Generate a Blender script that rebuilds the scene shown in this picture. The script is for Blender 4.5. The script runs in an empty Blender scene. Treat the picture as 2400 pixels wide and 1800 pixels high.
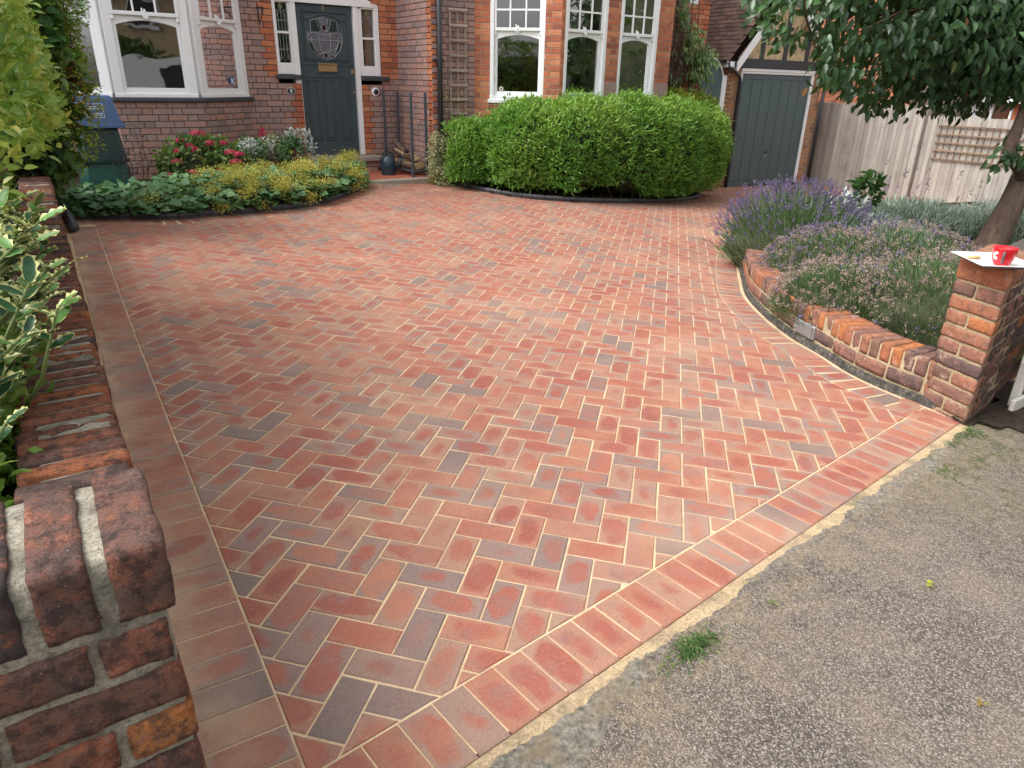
import bpy, math, random
import numpy as np
from mathutils import Vector, Matrix, noise
rnd = random.Random(7)
nr = np.random.default_rng(7)
SC = bpy.context.scene
COL = SC.collection
# ------------------------------------------------------------------ camera, sky, sun, exposure
F_PX = 1640.0
CAM = Vector((0, 0, 1.4774))
yaw, pit, rol = math.radians(34.03), math.radians(23.4), math.radians(-1.33)
fwd = Vector((math.sin(yaw)*math.cos(pit), math.cos(yaw)*math.cos(pit), -math.sin(pit)))
rgt = Vector((math.cos(yaw), -math.sin(yaw), 0))
dwn = fwd.cross(rgt)
r2 = rgt*math.cos(rol) + dwn*math.sin(rol)
d2 = -rgt*math.sin(rol) + dwn*math.cos(rol)
cam = bpy.data.cameras.new('camera')
cam.sensor_width = 36.0; cam.lens = 36.0*F_PX/2400.0; cam.clip_end = 400; cam.clip_start = 0.05
camo = bpy.data.objects.new('camera', cam); COL.objects.link(camo)
camo.matrix_world = Matrix.Translation(CAM) @ Matrix((r2, -d2, -fwd)).transposed().to_4x4()
SC.camera = camo
world = bpy.data.worlds.new('World'); SC.world = world; world.use_nodes = True
wn = world.node_tree; wn.nodes.clear()
SUN_EL, SUN_AZ = math.radians(52), math.radians(-75)      # azimuth clockwise from +Y
sky = wn.nodes.new('ShaderNodeTexSky'); sky.sky_type = 'NISHITA'; sky.sun_disc = False
sky.sun_elevation = SUN_EL; sky.sun_rotation = SUN_AZ; sky.dust_density = 4.0; sky.air_density = 1.0; sky.ozone_density = 1.0
hs = wn.nodes.new('ShaderNodeHueSaturation'); hs.inputs['Saturation'].default_value = 0.06; hs.inputs['Value'].default_value = 1.0
bg = wn.nodes.new('ShaderNodeBackground'); bg.inputs['Strength'].default_value = 0.15
wo = wn.nodes.new('ShaderNodeOutputWorld')
wn.links.new(sky.outputs[0], hs.inputs['Color']); wn.links.new(hs.outputs[0], bg.inputs['Color']); wn.links.new(bg.outputs[0], wo.inputs['Surface'])
sl = bpy.data.lights.new('sun', 'SUN'); sl.energy = 0.95; sl.angle = math.radians(32); sl.color = (1.0, 0.93, 0.84)
so = bpy.data.objects.new('sun', sl); COL.objects.link(so)
sd = Vector((math.sin(SUN_AZ)*math.cos(SUN_EL), math.cos(SUN_AZ)*math.cos(SUN_EL), math.sin(SUN_EL)))
so.rotation_euler = sd.to_track_quat('Z', 'Y').to_euler()
SC.view_settings.view_transform = 'Standard'; SC.view_settings.look = 'None'
SC.view_settings.exposure = 1.18; SC.view_settings.gamma = 1.0; SC.view_settings.use_curve_mapping = False

# ------------------------------------------------------------------ helpers
def ss(t):
    t = max(0.0, min(1.0, t)); return t*t*(3-2*t)
def G(x, y):
    "height of the drive: it falls to the right and rises towards the front door"
    return -0.0415*x + 0.0099*y + 0.19*ss((y-4.0)/5.0)*(1-ss((x-5.5)/4.5))
def view_xyz(p):
    v = Vector(p) - CAM
    return v.dot(r2), v.dot(d2), v.dot(fwd)
def in_view(p, m=60):
    x, y, z = view_xyz(p)
    if z < 0.05: return False
    u, v = 1200+F_PX*x/z, 900+F_PX*y/z
    return -m < u < 2400+m and -m < v < 1800+m
ORG = {}
def mesh_obj(name, V, F, mats, parent=None, fmat=None, col=None, uv=None, smooth=False, origin=None):
    me = bpy.data.meshes.new(name)
    V = np.asarray(V, dtype=float).reshape(-1, 3)
    if origin is None:
        origin = ORG.get(parent.name, (0, 0, 0)) if parent else (0, 0, 0)
    o0 = np.array(origin, dtype=float)
    me.from_pydata((V-o0).tolist(), [], F)
    if not isinstance(mats, (list, tuple)): mats = [mats]
    for m in mats: me.materials.append(m)
    if fmat is not None: me.polygons.foreach_set('material_index', np.asarray(fmat, dtype=np.int32))
    if col is not None:
        a = me.attributes.new('bv', 'FLOAT_COLOR', 'FACE')
        c = np.ones((len(F), 4)); c[:, :3] = np.asarray(col, dtype=float).reshape(-1, 3)
        a.data.foreach_set('color', c.ravel())
    if uv is not None:
        ul = me.uv_layers.new(name='UVMap'); ul.data.foreach_set('uv', np.asarray(uv, dtype=float).ravel())
    if smooth: me.polygons.foreach_set('use_smooth', np.ones(len(F), dtype=bool))
    me.update()
    o = bpy.data.objects.new(name, me); COL.objects.link(o)
    if parent:
        o.parent = parent
        po = ORG.get(parent.name, (0, 0, 0)); o.location = tuple(np.array(o0)-np.array(po))
    else:
        o.location = tuple(o0)
    ORG[o.name] = tuple(o0)
    return o
def tag(o, label=None, cat=None, group=None, kind=None):
    if label: o['label'] = label
    if cat: o['category'] = cat
    if group: o['group'] = group
    if kind: o['kind'] = kind
    return o
def thing(name, label, cat, loc=(0, 0, 0), group=None):
    o = bpy.data.objects.new(name, None); COL.objects.link(o); o.location = loc; ORG[o.name] = tuple(loc)
    o.empty_display_size = 0.1
    return tag(o, label, cat, group)
class MB:
    "collects faces with material index, colour attribute and uv"
    def __init__(s): s.V = []; s.F = []; s.M = []; s.C = []; s.U = []
    def add(s, V, F, m=0, c=(0.5, 0.5, 0.5), U=None):
        b = len(s.V); s.V.extend([tuple(v) for v in V])
        for i, f in enumerate(F):
            s.F.append([b+k for k in f]); s.M.append(m); s.C.append(c)
            if U is None: s.U.extend([(0, 0)]*len(f))
            else: s.U.extend([U[k] for k in f])
    def box(s, x0, x1, y0, y1, z0, z1, m=0, c=(.5, .5, .5), fr=None, bev=0.0):
        if bev <= 0:
            V = [(x0,y0,z0),(x1,y0,z0),(x1,y1,z0),(x0,y1,z0),(x0,y0,z1),(x1,y0,z1),(x1,y1,z1),(x0,y1,z1)]
            F = [(0,3,2,1),(4,5,6,7),(0,1,5,4),(1,2,6,5),(2,3,7,6),(3,0,4,7)]
        else:
            b = min(bev, abs(x1-x0)*.45, abs(y1-y0)*.45, abs(z1-z0)*.45)
            V = []; 
            xs, ys, zs = (x0, x1), (y0, y1), (z0, z1); sg = (1, -1)
            for i in (0,1):
                for j in (0,1):
                    for k in (0,1):
                        V += [(xs[i], ys[j]+sg[j]*b, zs[k]+sg[k]*b), (xs[i]+sg[i]*b, ys[j], zs[k]+sg[k]*b), (xs[i]+sg[i]*b, ys[j]+sg[j]*b, zs[k])]
            I = lambda i,j,k,a: (i*4+j*2+k)*3+a
            F = []
            for i in (0,1): F.append([I(i,0,0,0),I(i,0,1,0),I(i,1,1,0),I(i,1,0,0)] if i==0 else [I(i,0,0,0),I(i,1,0,0),I(i,1,1,0),I(i,0,1,0)])
            for j in (0,1): F.append([I(0,j,0,1),I(1,j,0,1),I(1,j,1,1),I(0,j,1,1)] if j==0 else [I(0,j,0,1),I(0,j,1,1),I(1,j,1,1),I(1,j,0,1)])
            for k in (0,1): F.append([I(0,0,k,2),I(0,1,k,2),I(1,1,k,2),I(1,0,k,2)] if k==0 else [I(0,0,k,2),I(1,0,k,2),I(1,1,k,2),I(0,1,k,2)])
            for j in (0,1):
                for k in (0,1): F.append([I(0,j,k,1),I(1,j,k,1),I(1,j,k,2),I(0,j,k,2)])
            for i in (0,1):
                for k in (0,1): F.append([I(i,0,k,0),I(i,1,k,0),I(i,1,k,2),I(i,0,k,2)])
            for i in (0,1):
                for j in (0,1): F.append([I(i,j,0,0),I(i,j,1,0),I(i,j,1,1),I(i,j,0,1)])
            for i in (0,1):
                for j in (0,1):
                    for k in (0,1): F.append([I(i,j,k,0),I(i,j,k,1),I(i,j,k,2)])
        if fr: V = [fr(*v) for v in V]
        s.add(V, F, m, c)
    def prism(s, poly, z0, z1, m=0, c=(.5,.5,.5), fr=None):
        n = len(poly); V = [(p[0], p[1], z0) for p in poly]+[(p[0], p[1], z1) for p in poly]
        F = [list(range(n))[::-1], list(range(n, 2*n))]+[(i, (i+1) % n, n+(i+1) % n, n+i) for i in range(n)]
        if fr: V = [fr(*v) for v in V]
        s.add(V, F, m, c)
    def tube(s, pts, rad, n=8, m=0, c=(.5,.5,.5), cap=True):
        pts = [Vector(p) for p in pts]
        if not isinstance(rad, (list, tuple)): rad = [rad]*len(pts)
        V = []; ref = None
        for i, p in enumerate(pts):
            d = (pts[min(i+1, len(pts)-1)]-pts[max(i-1, 0)]).normalized()
            if ref is None: ref = Vector((0,0,1)) if abs(d.z) < .9 else Vector((1,0,0))
            a = d.cross(ref).normalized(); b = a.cross(d).normalized(); ref = b
            for k in range(n):
                t = 2*math.pi*k/n; V.append(p+(a*math.cos(t)+b*math.sin(t))*rad[i])
        F = []
        for i in range(len(pts)-1):
            for k in range(n):
                F.append((i*n+k, i*n+(k+1) % n, (i+1)*n+(k+1) % n, (i+1)*n+k))
        if cap: F += [list(range(n))[::-1], list(range((len(pts)-1)*n, len(pts)*n))]
        s.add(V, F, m, c)
    def lathe(s, prof, c0=(0,0,0), n=24, m=0, c=(.5,.5,.5), ax=None):
        V = []; 
        for r, z in prof:
            for k in range(n):
                t = 2*math.pi*k/n; v = Vector((r*math.cos(t), r*math.sin(t), z))
                if ax: v = ax @ v
                V.append(v+Vector(c0))
        F = [(i*n+k, i*n+(k+1) % n, (i+1)*n+(k+1) % n, (i+1)*n+k) for i in range(len(prof)-1) for k in range(n)]
        s.add(V, F, m, c)
    def build(s, name, mats, parent=None, smooth=False, origin=None):
        if not s.F: return None
        return mesh_obj(name, s.V, s.F, mats, parent, s.M, s.C, s.U, smooth, origin)
def frame(o, u, n):
    "local (along, outwards, up) -> world; u along the wall, n outward"
    o = Vector(o); u = Vector(u).normalized(); n = Vector(n).normalized()
    return lambda a, b, c: tuple(o+u*a+n*b+Vector((0, 0, c)))

# ------------------------------------------------------------------ materials
def nt(name):
    m = bpy.data.materials.new(name); m.use_nodes = True; t = m.node_tree; t.nodes.clear()
    return m, t
class N:
    def __init__(s, t): s.t = t
    def n(s, typ, ins=None, **kw):
        nd = s.t.nodes.new(typ)
        for k, v in kw.items(): setattr(nd, k, v)
        for k, v in (ins or {}).items():
            if hasattr(v, 'is_output'): s.t.links.new(v, nd.inputs[k])
            else: nd.inputs[k].default_value = v
        return nd
    def noise(s, vec, sc, det=4, rough=.55, dim='3D'):
        return s.n('ShaderNodeTexNoise', {'Vector': vec, 'Scale': sc, 'Detail': det, 'Roughness': rough}).outputs['Fac']
    def ramp(s, fac, stops, interp='LINEAR'):
        r = s.n('ShaderNodeValToRGB', {'Fac': fac}); cr = r.color_ramp; cr.interpolation = interp
        while len(cr.elements) < len(stops): cr.elements.new(0.5)
        for e, (p, c) in zip(cr.elements, stops):
            e.position = p; e.color = (c[0], c[1], c[2], 1) if isinstance(c, (tuple, list)) else (c, c, c, 1)
        return r.outputs['Color']
    def mix(s, f, a, b, mode='MIX'):
        nd = s.t.nodes.new('ShaderNodeMix'); nd.data_type = 'RGBA'; nd.blend_type = mode; nd.clamp_factor = True
        for idx, v in ((0, f), (6, a), (7, b)):
            if hasattr(v, 'is_output'): s.t.links.new(v, nd.inputs[idx])
            else: nd.inputs[idx].default_value = v if idx == 0 else (v[0], v[1], v[2], 1)
        return nd.outputs[2]
    def math(s, op, a, b=0.0, c=None):
        nd = s.t.nodes.new('ShaderNodeMath'); nd.operation = op
        for i, v in enumerate((a, b) if c is None else (a, b, c)):
            if hasattr(v, 'is_output'): s.t.links.new(v, nd.inputs[i])
            else: nd.inputs[i].default_value = v
        return nd.outputs[0]
    def mapr(s, v, a, b, c=0.0, d=1.0):
        return s.n('ShaderNodeMapRange', {'Value': v, 'From Min': a, 'From Max': b, 'To Min': c, 'To Max': d}).outputs[0]
    def obj(s): return s.n('ShaderNodeNewGeometry').outputs['Position']
    def attr(s): return s.n('ShaderNodeAttribute', attribute_name='bv')
    def rgb(s, c):
        x = s.n('ShaderNodeSeparateColor', {'Color': c}); return x.outputs[0], x.outputs[1], x.outputs[2]
    def bsdf(s, col, rough=.8, bump=None, bs=.5, bd=.01, metal=0.0, spec=.5, **kw):
        b = s.n('ShaderNodeBsdfPrincipled', {'Base Color': col if hasattr(col, 'is_output') else (*col, 1), 'Roughness': rough, 'Metallic': metal, 'Specular IOR Level': spec})
        for k, v in kw.items():
            if hasattr(v, 'is_output'): s.t.links.new(v, b.inputs[k])
            else: b.inputs[k].default_value = v
        if bump is not None:
            bn = s.n('ShaderNodeBump', {'Height': bump, 'Strength': bs, 'Distance': bd}); s.t.links.new(bn.outputs[0], b.inputs['Normal'])
        return b.outputs[0]
    def out(s, sh): s.n('ShaderNodeOutputMaterial', {'Surface': sh})
def simple(name, col, rough=.6, metal=0, var=.12, sc=20, bump=.15, spec=.5, **kw):
    m, t = nt(name); q = N(t); p = q.obj()
    a = q.noise(p, sc, 5); b = q.noise(p, sc*.13, 3)
    f = q.math('ADD', q.math('MULTIPLY', a, .5), q.math('MULTIPLY', b, .5))
    lo = tuple(c*(1-var*1.6) for c in col); hi = tuple(min(1, c*(1+var*1.6)) for c in col)
    c = q.ramp(f, [(.3, lo), (.7, hi)])
    q.out(q.bsdf(c, rough, a, bump, .004, metal, spec, **kw)); return m
def leafmat(name, stops, rough=.42, trans=.3, spec=.4):
    "leaf colour from the per-leaf random value in the attribute"
    m, t = nt(name); q = N(t); r, g, b = q.rgb(q.attr().outputs['Color'])
    c = q.ramp(r, stops)
    n = q.noise(q.obj(), 60, 2)
    c = q.mix(q.math('MULTIPLY', n, .35), c, (0.02, 0.03, 0.01))
    p = q.bsdf(c, rough, spec=spec)
    tr = q.n('ShaderNodeBsdfTranslucent', {'Color': q.mix(.5, c, (.25, .40, .04))}).outputs[0]
    q.out(q.n('ShaderNodeMixShader', {0: trans, 1: p, 2: tr}).outputs[0]); return m

def mat_paver():
    m, t = nt('clay_paver'); q = N(t)
    r, g, b = q.rgb(q.attr().outputs['Color'])
    uv = q.n('ShaderNodeUVMap').outputs[0]; p = q.obj()
    off = q.n('ShaderNodeCombineXYZ', {0: q.math('MULTIPLY', r, 23.0), 1: q.math('MULTIPLY', g, 19.0), 2: q.math('MULTIPLY', b, 29.0)}).outputs[0]
    pp = q.n('ShaderNodeVectorMath', {0: p, 1: off}, operation='ADD').outputs[0]
    n1 = q.noise(pp, 9, 4); n2 = q.noise(pp, 32, 5, .65); n3 = q.noise(p, 300, 3, .6); n4 = q.noise(pp, 5, 2); nf = q.noise(pp, 110, 5, .7)
    # firing flash: a redder heart with a paler or purple rim, different on every paver
    s = q.n('ShaderNodeSeparateXYZ', {'Vector': uv})
    ox = q.math('MULTIPLY', q.math('SUBTRACT', n4, .5), 1.7)
    ux = q.math('ADD', s.outputs[0], ox); uy = q.math('ADD', s.outputs[1], q.math('MULTIPLY', q.math('SUBTRACT', n1, .5), 1.5))
    d = q.math('ADD', q.math('POWER', q.math('ABSOLUTE', ux), 2.4), q.math('POWER', q.math('ABSOLUTE', uy), 2.4))
    d = q.math('ADD', d, q.math('MULTIPLY', q.math('SUBTRACT', n2, .5), .7))
    size = q.mapr(b, 0, 1, .05, .95)
    core = q.mapr(q.math('SUBTRACT', d, size), -.24, .12, 1, 0)
    rim = q.ramp(r, [(0, (.205,.150,.130)), (.12, (.235,.168,.148)), (.24, (.275,.182,.152)), (.36, (.33,.205,.15)), (.58, (.365,.195,.135)), (.8, (.375,.170,.112)), (1, (.35,.138,.090))])
    cor = q.ramp(g, [(0, (.37,.125,.082)), (.45, (.30,.088,.064)), (.85, (.35,.115,.08)), (1, (.40,.175,.11))])
    dark = q.mapr(r, .03, .12, 0, 1); amt = q.mapr(n4, .35, .5, .6, 1.0)
    c = q.mix(q.math('MULTIPLY', q.math('MULTIPLY', core, dark), amt), rim, cor)
    c = q.mix(q.mapr(n1, .52, .68, 0, .45), c, (.23,.155,.15))
    c = q.mix(q.mapr(nf, .54, .70, 0, .55), c, (.15,.085,.075))
    c = q.mix(q.mapr(nf, .46, .30, 0, .35), c, (.47,.29,.22))
    c = q.mix(q.mapr(n3, .60, .68, 0, .7), c, (.07,.045,.04))     # pores
    c = q.mix(q.mapr(q.noise(p, 420, 2), .69, .73, 0, .6), c, (.72,.60,.48))   # sand grains left behind
    nb = q.noise(p, 1.1, 6, .65)
    c = q.mix(q.mapr(nb, .50, .72, 0, .34), c, (.56,.38,.26))   # jointing sand dust
    sx = q.n('ShaderNodeSeparateXYZ', {'Vector': p}); dx = q.math('SUBTRACT', sx.outputs[0], q.math('MULTIPLY', sx.outputs[1], .024))
    c = q.mix(q.math('MULTIPLY', q.mapr(dx, .20, .04, 0, .75), q.mapr(q.noise(p, 4, 5, .65), .40, .62, .15, 1)), c, (.58,.42,.29))   # sand swept against the wall
    c = q.mix(q.mapr(q.noise(p, 2.3, 5, .7), .56, .74, 0, .30), c, (.16,.10,.085))   # darker damp or tyre-worn patches
    h = q.math('ADD', q.math('MULTIPLY', nf, .7), q.math('MULTIPLY', n3, .5))
    q.out(q.bsdf(c, q.mapr(n2, .3, .7, .5, .8), h, .55, .003, 0, .35)); return m
def mat_sand():
    m, t = nt('jointing_sand'); q = N(t); p = q.obj()
    n = q.noise(p, 300, 3); n2 = q.noise(p, 7, 4)
    c = q.ramp(n, [(.3, (.50,.36,.21)), (.7, (.74,.57,.37))])
    c = q.mix(q.mapr(n2, .48, .68, 0, .5), c, (.26,.17,.11))
    q.out(q.bsdf(c, .95, n, .5, .002)); return m
def mat_brick(name, stops, soot=.3, pale=.15, sc=1.0, bump=.6, bd=.006, moss=0.0, rust=0.0):
    m, t = nt(name); q = N(t); p = q.obj(); r, g, b = q.rgb(q.attr().outputs['Color'])
    off = q.n('ShaderNodeCombineXYZ', {0: q.math('MULTIPLY', g, 31.0), 1: q.math('MULTIPLY', b, 17.0), 2: q.math('MULTIPLY', r, 9.0)}).outputs[0]
    pp = q.n('ShaderNodeVectorMath', {0: p, 1: off}, operation='ADD').outputs[0]
    n1 = q.noise(pp, 11*sc, 6, .65); n2 = q.noise(pp, 30*sc, 8, .72); n3 = q.noise(pp, 190*sc, 4, .65); n5 = q.noise(pp, 75*sc, 6, .7)
    c = q.ramp(q.math('ADD', r, q.math('MULTIPLY', q.math('SUBTRACT', n1, .5), .9)), stops)
    if rust: c = q.mix(q.mapr(q.math('ADD', n1, q.math('MULTIPLY', q.math('SUBTRACT', n5, .5), .8)), .54, .66, 0, rust), c, (.42,.10,.035))
    c = q.mix(q.mapr(n2, .47, .60, 0, min(1, soot*1.9)), c, (.055,.038,.038))
    c = q.mix(q.mapr(n5, .56, .66, 0, soot*1.2), c, (.045,.032,.03))
    c = q.mix(q.mapr(q.math('ADD', n1, q.math('MULTIPLY', n5, .6)), .88, 1.0, 0, min(1, pale*2.4)), c, (.44,.35,.31))
    c = q.mix(q.mapr(n3, .60, .69, 0, .7), c, (.03,.024,.024))
    c = q.mix(q.mapr(q.noise(pp, 260*sc, 2), .69, .74, 0, .6), c, (.66,.60,.56))
    if moss: c = q.mix(q.mapr(q.noise(p, 6, 5), .5, .7, 0, moss), c, (.12,.12,.05))
    h = q.math('ADD', q.math('ADD', n2, q.math('MULTIPLY', n5, .6)), q.math('MULTIPLY', n3, .35))
    q.out(q.bsdf(c, .9, h, bump, bd, 0, .2)); return m
def mat_mortar(name, lo, hi, soot=.3):
    m, t = nt(name); q = N(t); p = q.obj()
    n = q.noise(p, 120, 4, .6); n2 = q.noise(p, 9, 5, .6)
    c = q.ramp(n, [(.3, lo), (.7, hi)])
    c = q.mix(q.mapr(n2, .48, .66, 0, soot), c, (.085,.075,.06)); n = q.math('ADD', n, q.math('MULTIPLY', q.noise(p, 40, 6, .7), 1.2)); c = q.mix(q.mapr(q.noise(p, 70, 6, .75), .57, .68, 0, soot), c, (.05,.045,.04))
    q.out(q.bsdf(c, .95, n, .9, .007, 0, .2)); return m
def mat_asphalt():
    m, t = nt('worn_asphalt'); q = N(t); p = q.obj()
    v = q.n('ShaderNodeTexVoronoi', {'Vector': p, 'Scale': 185.0, 'Randomness': 1.0})
    v2 = q.n('ShaderNodeTexVoronoi', {'Vector': p, 'Scale': 260.0, 'Randomness': 1.0})
    r, g, b = q.rgb(v.outputs['Color'])
    c = q.ramp(r, [(0, (.075,.062,.055)), (.35, (.15,.125,.108)), (.7, (.25,.212,.185)), (.93, (.32,.275,.24)), (1, (.40,.36,.32))])
    gap = q.mapr(v.outputs['Distance'], .42, .64, 0, .7)
    c = q.mix(gap, c, (.050,.042,.036))
    r2_, _, _ = q.rgb(v2.outputs['Color'])
    c = q.mix(q.math('MULTIPLY', q.mapr(r2_, .95, .965, 0, 1), .5), c, (.52,.48,.43))
    big = q.noise(p, 2.2, 5, .6)
    c = q.mix(q.mapr(big, .45, .72, 0, .38), c, (.33,.26,.19))
    c = q.mix(q.mapr(q.noise(p, 5, 5, .6), .58, .72, 0, .45), c, (.07,.06,.05))
    sx = q.n('ShaderNodeSeparateXYZ', {'Vector': p})
    # moss and dirt gathering by the gate pier and below the sand line
    dist = q.math('SUBTRACT', q.math('SUBTRACT', sx.outputs[1], q.math('MULTIPLY', sx.outputs[0], .1335)), .935)
    near = q.mapr(dist, -.42, -.02, 0, 1)
    mm = q.math('MULTIPLY', near, q.mapr(q.noise(p, 11, 6, .7), .42, .62, 0, 1))
    c = q.mix(q.math('MULTIPLY', mm, .8), c, q.ramp(q.noise(p, 60, 3), [(.35, (.16,.12,.07)), (.65, (.40,.32,.21))]))
    rt = q.math('MULTIPLY', q.mapr(sx.outputs[0], 2.5, 3.3, 0, 1), q.mapr(q.noise(p, 9, 6, .7), .36, .6, 0, 1))
    c = q.mix(q.math('MULTIPLY', rt, .75), c, q.ramp(q.noise(p, 34, 6, .75), [(.34, (.03,.032,.018)), (.47, (.10,.095,.045)), (.56, (.20,.165,.10)), (.66, (.34,.29,.22))]))
    h = q.math('ADD', q.math('MULTIPLY', v.outputs['Distance'], -1.0), q.math('MULTIPLY', q.noise(p, 40, 4), .6))
    q.out(q.bsdf(c, .82, h, .8, .006, 0, .35)); return m
def mat_soil():
    m, t = nt('soil'); q = N(t); p = q.obj(); n = q.noise(p, 30, 6, .7); n2 = q.noise(p, 140, 3)
    c = q.ramp(q.math('ADD', q.math('MULTIPLY', n, .6), q.math('MULTIPLY', n2, .4)), [(.35, (.012,.009,.007)), (.52, (.045,.032,.024)), (.7, (.12,.085,.06))])
    q.out(q.bsdf(c, .95, n, 1.0, .03, 0, .2)); return m
def mat_wood(name, lo, hi, axis=2, sc=1.0, rough=.85):
    m, t = nt(name); q = N(t); p = q.obj(); r, g, b = q.rgb(q.attr().outputs['Color'])
    k = [34*sc]*3; k[axis] = 1.6*sc
    mp = q.n('ShaderNodeMapping', {'Vector': p, 'Scale': tuple(k), 'Location': (0, 0, 0)})
    pp = q.n('ShaderNodeVectorMath', {0: mp.outputs[0], 1: q.n('ShaderNodeCombineXYZ', {0: q.math('MULTIPLY', r, 50.0), 1: 0.0, 2: q.math('MULTIPLY', g, 50.0)}).outputs[0]}, operation='ADD').outputs[0]
    n = q.noise(pp, 1.0, 6, .65); n2 = q.noise(p, 3.0, 4)
    c = q.ramp(q.math('ADD', q.math('MULTIPLY', n, .7), q.math('MULTIPLY', r, .3)), [(.25, lo), (.75, hi)])
    c = q.mix(q.mapr(n2, .5, .72, 0, .35), c, tuple(x*.55 for x in lo))
    q.out(q.bsdf(c, rough, n, .4, .003, 0, .25)); return m
def mat_glass(name='window_glass', tint=(.02,.022,.022)):
    m, t = nt(name); q = N(t)
    fr = q.n('ShaderNodeFresnel', {'IOR': 1.52}).outputs[0]
    f = q.math('ADD', q.math('MULTIPLY', fr, 1.05), .06)
    n = q.noise(q.obj(), 2.2, 2)
    bn = q.n('ShaderNodeBump', {'Height': n, 'Strength': .08, 'Distance': .02}).outputs[0]
    gl = q.n('ShaderNodeBsdfGlossy', {'Color': (.95,.95,.95,1), 'Roughness': .015, 'Normal': bn}).outputs[0]
    tr = q.n('ShaderNodeBsdfTransparent', {'Color': (.86,.88,.87,1)}).outputs[0]
    q.out(q.n('ShaderNodeMixShader', {0: f, 1: tr, 2: gl}).outputs[0]); return m

M = {}
M['paver'] = mat_paver(); M['sand'] = mat_sand(); M['spill'] = mat_mortar('spilled_sand', (.34,.25,.15), (.64,.49,.31), .55); M['asphalt'] = mat_asphalt(); M['soil'] = mat_soil()
DULL = [(0, (.27,.19,.19)), (.25, (.35,.24,.225)), (.5, (.41,.27,.24)), (.75, (.43,.26,.22)), (1, (.44,.235,.18))]
ORNG = [(0, (.32,.115,.075)), (.3, (.46,.15,.08)), (.6, (.54,.185,.09)), (1, (.60,.26,.14))]
OLD = [(0, (.085,.068,.066)), (.3, (.165,.10,.085)), (.5, (.26,.118,.08)), (.7, (.34,.12,.065)), (.88, (.42,.15,.055)), (1, (.50,.21,.075))]
M['dull'] = mat_brick('plum_brick', DULL, .10, .12, 1, .5, .004)
M['orange'] = mat_brick('orange_brick', ORNG, .10, .08, 1, .4, .003)
M['old'] = mat_brick('weathered_brick', OLD, .42, .16, 1.3, 1.0, .012, 0.0, .75)
M['oldmoss'] = mat_brick('planter_brick', [(0, (.13,.085,.08)), (.3, (.24,.125,.10)), (.6, (.34,.155,.10)), (.85, (.40,.15,.08)), (1, (.48,.18,.07))], .22, .30, 1.0, .9, .009, .15, .25)
M['garagebrick'] = mat_brick('buff_brick', [(0, (.25,.13,.08)), (.4, (.38,.22,.12)), (.8, (.46,.27,.15)), (1, (.45,.18,.09))], .15, .15, 1, .4, .003)
M['mortar_d'] = mat_mortar('dark_mortar', (.07,.058,.055), (.13,.108,.10))
M['mortar_l'] = mat_mortar('pale_mortar', (.30,.24,.19), (.48,.40,.32), .25)
M['mortar_y'] = mat_mortar('sandy_mortar', (.30,.23,.14), (.50,.40,.26), .25)
M['mortar_g'] = mat_mortar('grey_mortar', (.22,.20,.155), (.42,.39,.32), .75)
M['concrete'] = mat_mortar('concrete', (.28,.25,.20), (.44,.40,.33), .3)
M['slate'] = simple('painted_sill', (.055,.062,.075), .4, var=.1)
M['white'] = simple('white_gloss_paint', (.86,.87,.89), .3, var=.02, bump=.05)
M['door'] = simple('slate_green_paint', (.052,.078,.092), .33, var=.06, bump=.06)
M['garagedoor'] = simple('garage_paint', (.065,.105,.112), .42, var=.07, bump=.06)
M['black'] = simple('black_paint', (.025,.027,.032), .35, var=.1)
M['lead'] = simple('lead_came', (.42,.44,.46), .45, metal=.6)
M['brass'] = simple('aged_brass', (.45,.30,.17), .4, metal=.8)
M['glass'] = mat_glass()
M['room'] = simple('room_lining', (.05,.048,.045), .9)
M['curtain'] = simple('curtain_cloth', (.52,.47,.40), .9, sc=8)
M['rope'] = simple('black_clay_edging', (.06,.063,.075), .45, var=.25)
M['blue'] = simple('blue_plastic', (.07,.14,.30), .45, var=.08)
M['green'] = simple('green_plastic', (.008,.10,.075), .4, var=.1)
M['dgreen'] = simple('dark_green_plastic', (.012,.045,.045), .4, var=.1)
M['rack'] = simple('grey_steel', (.065,.075,.09), .45, var=.1)
M['can'] = simple('navy_enamel', (.018,.040,.062), .3, var=.12)
M['bark'] = mat_wood('bark', (.05,.032,.024), (.24,.17,.13), 2, .7, .95)
M['twig'] = simple('twig', (.10,.065,.04), .9, var=.3)
M['core'] = simple('shade_filler', (.035,.045,.018), .95, var=.4)  # solid dark filler inside shrubs, shade between leaves put into its colour
M['cutwood'] = simple('cut_wood', (.52,.36,.20), .8, var=.2, sc=40)
M['fence'] = mat_wood('weathered_fence', (.24,.215,.19), (.52,.485,.44), 2, 1.0)
M['trellis'] = mat_wood('trellis_wood', (.28,.22,.18), (.46,.38,.33), 2, 1.5)
M['trellisb'] = mat_wood('brown_trellis_wood', (.18,.12,.08), (.34,.24,.17), 1, 1.5)
M['tile'] = mat_brick('roof_tile', [(0, (.13,.08,.07)), (.5, (.20,.125,.105)), (1, (.27,.16,.125))], .2, .1, 1, .5, .004)
M['render'] = simple('pebble_render', (.50,.38,.23), .95, var=.35, sc=55, bump=.9)
M['timber'] = simple('dark_timber', (.035,.038,.045), .6, var=.2)
M['tray'] = simple('white_tray', (.85,.85,.86), .25, var=.02)
M['trayside'] = simple('tray_rim', (.08,.11,.15), .35)
M['red'] = simple('red_glaze', (.62,.012,.018), .18, var=.03, bump=0)
M['crumb'] = simple('biscuit', (.62,.38,.16), .9, var=.3, sc=60)
M['steel'] = simple('brushed_steel', (.50,.53,.56), .35, metal=.7)
M['palewood'] = mat_wood('pale_painted_wood', (.48,.45,.40), (.72,.69,.64), 2, 1.2)
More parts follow.
